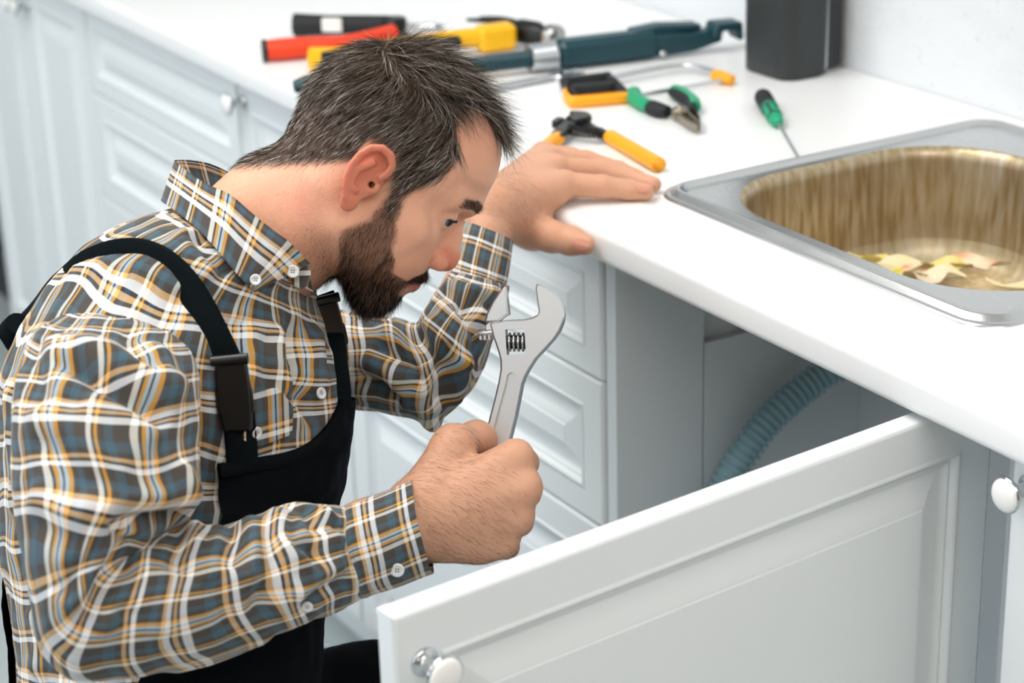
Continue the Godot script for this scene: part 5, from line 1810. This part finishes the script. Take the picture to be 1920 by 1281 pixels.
func build_clothes(person: Node3D) -> void:
	cloth_noise.noise_type = FastNoiseLite.TYPE_SIMPLEX_SMOOTH
	cloth_noise.frequency = 0.02
	cloth_noise.fractal_octaves = 2
	cloth_noise.seed = 5
	var cm := cloth_mat(plaid_texture())
	M.button = std(Color(0.86, 0.87, 0.87), 0.2)
	M.denim = bumpy(std(Color(0.055, 0.07, 0.08), 0.8), 0.06, 0.03, 25.0, 8)
	M.denim.metallic_specular = 0.12
	M.webbing = bumpy(std(Color(0.06, 0.085, 0.095), 0.75), 0.1, 0.03, 40.0, 4)
	M.webbing.metallic_specular = 0.12
	M.buckle = std(Color(0.025, 0.028, 0.03), 0.35)
	var shirt := put("shirt", garment(TORSO, 0.0, 12.0, 200, -PI / 2, TAU - PI / 2, 160, fold_list(FOLDS_T), 0.0, Vector2(0.15, 0.1), 0.17), cm, person)
	put("sleeve", garment(SLEEVE_R, 0.0, 17.0, 260, -PI / 2, TAU - PI / 2, 120, fold_list(FOLDS_R), 0.0, Vector2(0.4, 0.3), 0.085), cm, shirt)
	put("sleeve", garment(SLEEVE_L, 0.0, 11.0, 180, -PI / 2, TAU - PI / 2, 110, fold_list(FOLDS_L), 0.0, Vector2(0.1, 0.6), 0.082), cm, shirt)
	put("cuff", garment(CUFF_R, 0.0, 5.0, 30, -PI / 2, TAU - PI / 2, 96, [], 0.0, Vector2(0.3, 0.15), 0.06, 0.001, null, 0.3), cm, shirt)
	put("cuff", garment(CUFF_L, 0.0, 5.0, 30, -PI / 2, TAU - PI / 2, 96, [], 0.0, Vector2(0.7, 0.35), 0.056, 0.001, null, 0.3), cm, shirt)
	# collar: stand inside, fold, outer leaf
	var foot := pts3(COLLAR_FOOT)
	var top := pts3(COLLAR_TOP)
	var edge := pts3(COLLAR_EDGE)
	var roll := PackedVector3Array()
	for i in top.size():
		roll.append(top[i] + (edge[i] - top[i]).normalized() * 0.002 + (top[i] - foot[i]).normalized() * 0.0)
	put("collar_stand", sheet([foot, top], 8, 120, Vector2(0.2, 0.5)), cm, shirt)
	put("collar", sheet([top, roll, edge], 10, 120, Vector2(0.2, 0.1)), cm, shirt)
	var be := pts3(BAND_END)
	var bp := PackedVector2Array()
	var bc := Vector3.ZERO
	for p in be:
		bc += p / be.size()
	var bf := frame(bc, be[2] - be[0], Vector3(0, 0.6, -0.8).cross(be[2] - be[0]).cross(be[2] - be[0]))
	bf = Transform3D(Basis(Vector3(1, 0, 0), Vector3(0, TOWARDS.z, -TOWARDS.y), TOWARDS), bc)
	for p in be:
		var q := bf.affine_inverse() * p
		bp.append(Vector2(q.x, q.y))
	var bst := new_st()
	add_plate(bst, round_poly(Array(bp), 0.006, 4), 0.003, 0.0006)
	var bm: ArrayMesh = done(bst)
	var bmat := cm.duplicate()
	bmat.uv1_triplanar = true
	bmat.uv1_scale = Vector3.ONE / PLAID
	put("neck_band", bm, bmat, shirt, bf)
	# pocket flap lies on the chest
	var pk := pts3(POCKET)
	var pn := (pk[1] - pk[0]).cross(pk[5] - pk[0]).normalized()
	if pn.dot(TOWARDS) < 0.0:
		pn = -pn
	var pc := Vector3.ZERO
	for p in pk:
		pc += p / pk.size()
	var px := (pk[1] - pk[0]).normalized()
	px = (px - pn * px.dot(pn)).normalized()
	var pf := Transform3D(Basis(px, pn.cross(px), pn), pc)
	bp = PackedVector2Array()
	for p in pk:
		var q := pf.affine_inverse() * p
		bp.append(Vector2(q.x, q.y))
	bst = new_st()
	add_plate(bst, round_poly(Array(bp), 0.005, 3), 0.003, 0.0008)
	var pm := bmat.duplicate()
	pm.uv1_offset = Vector3(0.3, 0.2, 0.1)
	put("pocket_flap", done(bst), pm, shirt, pf * Transform3D(Basis(Vector3.BACK, 0.0), Vector3.ZERO))
	var bt := pts3(BUTTONS_T)
	button(shirt, bt[0], pn, 0.0053)
	button(shirt, bt[1], Vector3(0.75, 0.3, 0.6), 0.0053)
	bt = pts3(BUTTONS_C)
	button(shirt, bt[0], Vector3(0.1, 0.42, 0.9), 0.0048)
	button(shirt, bt[1], Vector3(0.15, 0.36, 0.92), 0.0056)
	bt = pts3(BUTTONS_S)
	button(shirt, bt[0], Vector3(0.05, 0.1, 1), 0.006)
	button(shirt, bt[1], Vector3(-0.05, -0.1, 1), 0.0048)
	# overalls
	var tfun := func(s: float) -> Vector2: return Vector2(-0.95, lin([5.3, 0.2, 5.75, 0.31, 6.08, 0.4, 6.33, 0.49, 6.5, 0.63, 6.58, 0.84, 6.67, 1.13, 7.5, 1.09, 8.08, 1.13, 8.75, 1.18, 9.33, 1.32, 9.92, 1.5, 10.6, 1.62, 12.0, 1.7], s))
	var ov := put("overalls", garment(TORSO, 5.3, 12.0, 130, 0, 1, 60, fold_list(FOLDS_T), 0.0065, Vector2.ZERO, 0.17, 0.0025, tfun), M.denim, person)
	var bfun := func(s: float) -> Vector2: return Vector2(lin([8.4, 3.15, 9.2, 2.86, 10.0, 2.78, 12.0, 2.72], s), TAU - 1.0)
	put("back_panel", garment(TORSO, 8.4, 12.0, 60, 0, 1, 60, fold_list(FOLDS_T), 0.0065, Vector2.ZERO, 0.17, 0.0025, bfun), M.denim, ov)
	# hem along the bib's upper edge
	var hem := PackedVector3Array()
	for i in range(0, BIB_TOP.size(), 2):
		hem.append(station(TORSO, BIB_TOP[i] + 0.06, BIB_TOP[i + 1]) + station_normal(TORSO, BIB_TOP[i], BIB_TOP[i + 1]) * 0.0065)
	put("hem", band(hem, 0.012, 0.0022, torso_centre), M.denim, ov)
	put("strap", band(pts3(STRAP_NEAR), 0.0265, 0.0028, torso_centre), M.webbing, ov)
	put("strap", band(pts3(STRAP_FAR), 0.026, 0.0028, func(p: Vector3) -> Vector3: return torso_centre(p) - TOWARDS * 0.22), M.webbing, ov)
	for k in 2:
		var bk := pts3(BUCKLE if k == 0 else BUCKLE_FAR)
		var x := (bk[bk.size() - 1] - bk[0]).normalized()
		var c := bk[bk.size() / 2] if k == 0 else bk[0].lerp(bk[1], 0.5)
		var n := (c - torso_centre(c)) + TOWARDS * (0.0 if k == 0 else 0.22)
		n = (n - x * n.dot(x)).normalized()
		var xf := Transform3D(Basis(x, n.cross(x) * 0.8, n), c + n * 0.001)
		var b := put("buckle", plate(round_poly(V2([-0.03, -0.0165, -0.012, -0.0175, 0.012, -0.0175, 0.03, -0.0145, 0.031, 0.0145, 0.012, 0.0175, -0.012, 0.0175, -0.03, 0.0165]), 0.004, 3), 0.0075, 0.002), M.buckle, ov, xf * T(Vector3(0.003, 0, 0)))
		put("prong", plate(round_poly(V2([0.0, -0.0195, 0.02, -0.0195, 0.024, -0.012, 0.024, 0.012, 0.02, 0.0195, 0.0, 0.0195, -0.004, 0.012, -0.004, -0.012]), 0.005, 3), 0.004, 0.0012), M.buckle, b, T(Vector3(-0.006, 0, 0.0005)))
		var bar := new_st()
		add_tube(bar, PackedVector3Array([Vector3(-0.031, -0.019, 0.004), Vector3(-0.031, 0.019, 0.004)]), [0.0046], 10)
		put("slide_bar", done(bar), M.buckle, b)
	# strap end tuft at the back
	var tf := pts3(TUFT)
	put("strap_keeper", tube(PackedVector3Array([tf[0] + Vector3(0, -0.016, -0.02), tf[0] + Vector3(-0.001, 0, -0.01), tf[1] + Vector3(0, 0.006, 0)]), [0.012, 0.014, 0.01], 12), M.webbing, ov)
	# trousers: right knee on the floor, left knee raised
	var hr := v3(HIPS, 0) + Vector3(0, -0.1, 0)
	var hl := v3(HIPS, 3) + Vector3(0, -0.03, 0)
	var kr := Vector3(hr.x + 0.12, 0.075, hr.z - 0.02)
	var fr := Vector3(kr.x - 0.4, 0.07, kr.z - 0.02)
	var fl := Vector3(KNEE_L.x - 0.02, 0.1, KNEE_L.z - 0.04)
	var legs := [[hr, hr.lerp(hl, 0.5) + Vector3(0, 0.03, 0), 0.11, 0.12], [hl, hr.lerp(hl, 0.5), 0.11, 0.12], [hr, kr, 0.1, 0.068], [kr, fr, 0.066, 0.05], [hl, KNEE_L, 0.1, 0.068], [KNEE_L, fl, 0.066, 0.055]]
	var bb := caps_box(legs, 0.14)
	var r := nets(func(p: Vector3) -> float: return maxf(caps_sdf(p, legs, 0.04) + 0.004 * cloth_noise.get_noise_3dv(p * 900.0), 0.006 - p.y), bb.position, bb.end, 0.011, PackedVector3Array(), PackedInt32Array())
	put("trouser_legs", array_mesh(r[0], r[1], normals_of(r[0], r[1])), M.denim, ov)
	for k in 2:
		var at := fl if k == 0 else fr
		var sh := [[at + Vector3(-0.04, -0.045, 0), at + Vector3(0.13, -0.055, 0), 0.048, 0.038]]
		if k == 1:
			sh = [[at + Vector3(0.0, -0.012, 0), at + Vector3(-0.14, -0.02, 0), 0.042, 0.036]]
		bb = caps_box(sh, 0.06)
		r = nets(func(p: Vector3) -> float: return maxf(caps_sdf(p, sh, 0.01), 0.004 - p.y), bb.position, bb.end, 0.01, PackedVector3Array(), PackedInt32Array())
		put("boot", array_mesh(r[0], r[1], normals_of(r[0], r[1])), M.rubber, person)

# ---------------------------------------------------------------- hair: tapered strands rooted on the skin
func grow(called: String, va: PackedVector3Array, ia: PackedInt32Array, na: PackedVector3Array, xf: Transform3D, per_m2: float, segs: int, how: Callable, parent: Node, m: Material) -> int:
	# how(p, n) -> [chance, length, flow, lift, curl, width] or []
	var ov := PackedVector3Array()
	var on := PackedVector3Array()
	var oc := PackedColorArray()
	var oi := PackedInt32Array()
	var made := 0
	for t in range(0, ia.size(), 3):
		var a := va[ia[t]]
		var b := va[ia[t + 1]]
		var c := va[ia[t + 2]]
		var g := (a + b + c) / 3.0
		var n := (na[ia[t]] + na[ia[t + 1]] + na[ia[t + 2]]).normalized()
		var q: Array = how.call(g, n)
		if q.is_empty():
			continue
		var want: float = (b - a).cross(c - a).length() * 0.5 * per_m2 * q[0]
		var count := int(want + rng.randf())
		for k in count:
			var u := rng.randf()
			var w := rng.randf()
			if u + w > 1.0:
				u = 1.0 - u
				w = 1.0 - w
			var p := a + (b - a) * u + (c - a) * w
			var flow: Vector3 = q[2]
			flow = (flow - n * flow.dot(n)).normalized()
			var jit: Vector3 = Vector3(rng.randf() - 0.5, rng.randf() - 0.5, rng.randf() - 0.5) * q[4]
			var d: Vector3 = (flow + n * (q[3] * (0.6 + 0.8 * rng.randf())) + jit).normalized()
			var ln: float = q[1] * (0.55 + 0.75 * rng.randf())
			var step := ln / segs
			var wd: float = q[5] * (0.7 + 0.6 * rng.randf())
			var side: Vector3 = d.cross(Vector3(rng.randf() - 0.5, rng.randf() - 0.5, rng.randf() - 0.5).normalized()).normalized()
			var nn: Vector3 = side.cross(d)
			if nn.dot(n) < 0.0:
				nn = -nn
			var col: Color = q[6]
			var dark: Color = q[7]
			var cc := col if rng.randf() < q[8] else dark
			var br := 0.7 + 0.6 * rng.randf()
			cc = Color(cc.r * br, cc.g * br, cc.b * br)
			var base := ov.size()
			var curl: Vector3 = Vector3(rng.randf() - 0.5, rng.randf() - 0.5, rng.randf() - 0.5) * q[4] * 0.9
			for s in segs + 1:
				var f := float(s) / segs
				var hw := wd * 0.5 * (1.0 - f * 0.85)
				ov.append(xf * (p - side * hw))
				ov.append(xf * (p + side * hw))
				var wn: Vector3 = (xf.basis * nn).normalized()
				on.append(wn)
				on.append(wn)
				oc.append(cc)
				oc.append(cc)
				p += d * step
				d = (d + (flow * 0.55 - n * q[3] * 0.55) * q[9] + curl).normalized()
			for s in segs:
				var i := base + s * 2
				oi.append_array([i, i + 1, i + 3, i, i + 3, i + 2])
			made += 1
	if made > 0:
		var o := put(called, array_mesh(ov, oi, on, oc), m, parent)
		o.set_meta("kind", "stuff")
	return made

func build_hair(person: Node3D) -> void:
	var m := std(Color.WHITE, 0.42)
	m.vertex_color_use_as_albedo = true
	m.metallic_specular = 0.5
	var hx := Transform3D(HEAD_B, HEAD_O)
	var grey := Color(0.82, 0.81, 0.79).srgb_to_linear()
	var brown := Color(0.4, 0.335, 0.28).srgb_to_linear()
	var light := Color(0.6, 0.53, 0.46).srgb_to_linear()
	grow("hair", head_va, head_ia, head_na, hx, 620000.0, 5, func(p: Vector3, n: Vector3) -> Array:
		var k := scalp_mask(p)
		if k < 0.03:
			return []
		var top := smoothstep(0.07, 0.1, p.y) * smoothstep(-0.075, -0.04, p.x)
		var low := 1.0 - smoothstep(0.0, 0.06, p.y)
		var flow := Vector3(-0.3 - 0.6 * low * smoothstep(-0.03, 0.02, p.x), -1.0, 0.12 * signf(p.z)).lerp(Vector3(1.0, -0.1, 0.35 * signf(p.z)), top)
		if p.x > 0.028 and p.y > 0.06:
			flow = flow.lerp(Vector3(1.0, -0.5, 0.1), smoothstep(0.028, 0.05, p.x))
		if p.x > 0.012 and p.y < 0.05:
			flow = flow.lerp(Vector3(-0.15, -1.0, 0.1), 1.0 - smoothstep(0.02, 0.05, p.y))
		var ln := lerpf(0.02, 0.037, top)
		ln = lerpf(ln, 0.009, low)
		if p.x > 0.045 and p.y > 0.07:
			ln = 0.034
		var gr := 0.16 + 0.3 * (1.0 - smoothstep(0.0, 0.075, p.y)) + 0.12 * smoothstep(0.0, 0.04, p.x) * (1.0 - top)
		return [k * lerpf(1.0, 0.7, low), ln, flow, lerpf(0.2, 0.62, top), lerpf(0.34, 0.6, top), 0.00034, grey if rng.randf() < 0.6 else light, brown, gr + 0.1, 0.3], person, m)
	# beard and moustache
	var bk := Color(0.1, 0.075, 0.06).srgb_to_linear()
	var bl := Color(0.42, 0.29, 0.19).srgb_to_linear()
	grow("beard", head_va, head_ia, head_na, hx, 1000000.0, 3, func(p: Vector3, n: Vector3) -> Array:
		var k := beard_mask(p)
		if k < 0.03:
			return []
		var chin := 1.0 - smoothstep(-0.085, -0.05, p.y)
		var flow := Vector3(0.25, -1.0, 0.0)
		var ln := lerpf(0.0075, 0.0145, chin)
		if p.x > 0.068 and p.y > -0.055:
			flow = Vector3(0.15, -0.8, 0.8 * signf(p.z))
			ln = 0.0085
			chin = 1.3
		return [k * (0.42 + 0.58 * chin), ln, flow, 0.5, 0.8, 0.00028, bl, bk, 0.5 * (1.0 - 0.6 * chin), 0.25], person, m)
	grow("stubble", head_va, head_ia, head_na, hx, 260000.0, 2, func(p: Vector3, n: Vector3) -> Array:
		var k := stubble_mask(p)
		if k < 0.05:
			return []
		return [k, 0.0035, Vector3(0.3, -1.0, 0.0), 0.3, 0.6, 0.00022, bl, bk, 0.3, 0.2], person, m)
	grow("eyebrow", head_va, head_ia, head_na, hx, 950000.0, 3, func(p: Vector3, n: Vector3) -> Array:
		var az := absf(p.z)
		if p.x < 0.06 or az < 0.008 or az > 0.048:
			return []
		var e := absf(p.y - 0.0335 + absf(az - 0.026) * 0.18)
		if e > 0.004:
			return []
		return [1.0 - smoothstep(0.036, 0.048, az), 0.0085, Vector3(-0.3, 0.25, 1.0 * signf(p.z)), 0.25, 0.35, 0.00028, bl, bk, 0.15, 0.4], person, m)
	# hair on the nape and on the backs of the hands
	grow("nape_hair", head_va, head_ia, head_na, hx, 45000.0, 3, func(p: Vector3, n: Vector3) -> Array:
		if p.x > -0.025 or p.y > -0.01 or p.y < -0.105:
			return []
		return [1.0 - smoothstep(-0.04, -0.1, p.y) * 0.8, 0.0055, Vector3(-0.1, -1.0, 0.3), 0.15, 0.4, 0.00012, bl, bk, 0.3, 0.3], person, m)
	var w0 := v3(HAND_R[0], 3)
	grow("hand_hair", hand_va, hand_ia, hand_na, Transform3D.IDENTITY, 130000.0, 4, func(p: Vector3, n: Vector3) -> Array:
		if n.dot(Vector3(0, 0.4, 0.9)) < 0.05:
			return []
		var k := 1.0 - smoothstep(0.05, 0.105, p.distance_to(w0))
		k = maxf(k, 0.9 * (1.0 - smoothstep(0.02, 0.055, p.distance_to(v3(HAND_R[5], 3)))))
		if k < 0.05:
			return []
		return [k, 0.0095, Vector3(0.75, -0.6, 0), 0.14, 0.4, 0.00015, bl, bk, 0.45, 0.35], person, m)
	var w1 := v3(HAND_L[0], 3)
	grow("hand_hair", hand2_va, hand2_ia, hand2_na, Transform3D.IDENTITY, 120000.0, 4, func(p: Vector3, n: Vector3) -> Array:
		if n.dot(Vector3(-0.2, 0.7, 0.7)) < 0.1:
			return []
		var k := 1.0 - smoothstep(0.03, 0.075, p.distance_to(w1))
		if k < 0.05:
			return []
		return [k, 0.0075, Vector3(0.6, -0.8, 0), 0.14, 0.4, 0.00014, bl, bk, 0.45, 0.35], person, m)

func build_person() -> void:
	var person := thing("person", "bearded man in a plaid shirt and black bib overalls, kneeling beside the open sink cabinet", "person", Vector3(0.17, 0.0, 1.2), 1.03144937)
	build_body(person)
	build_clothes(person)
	build_hair(person)
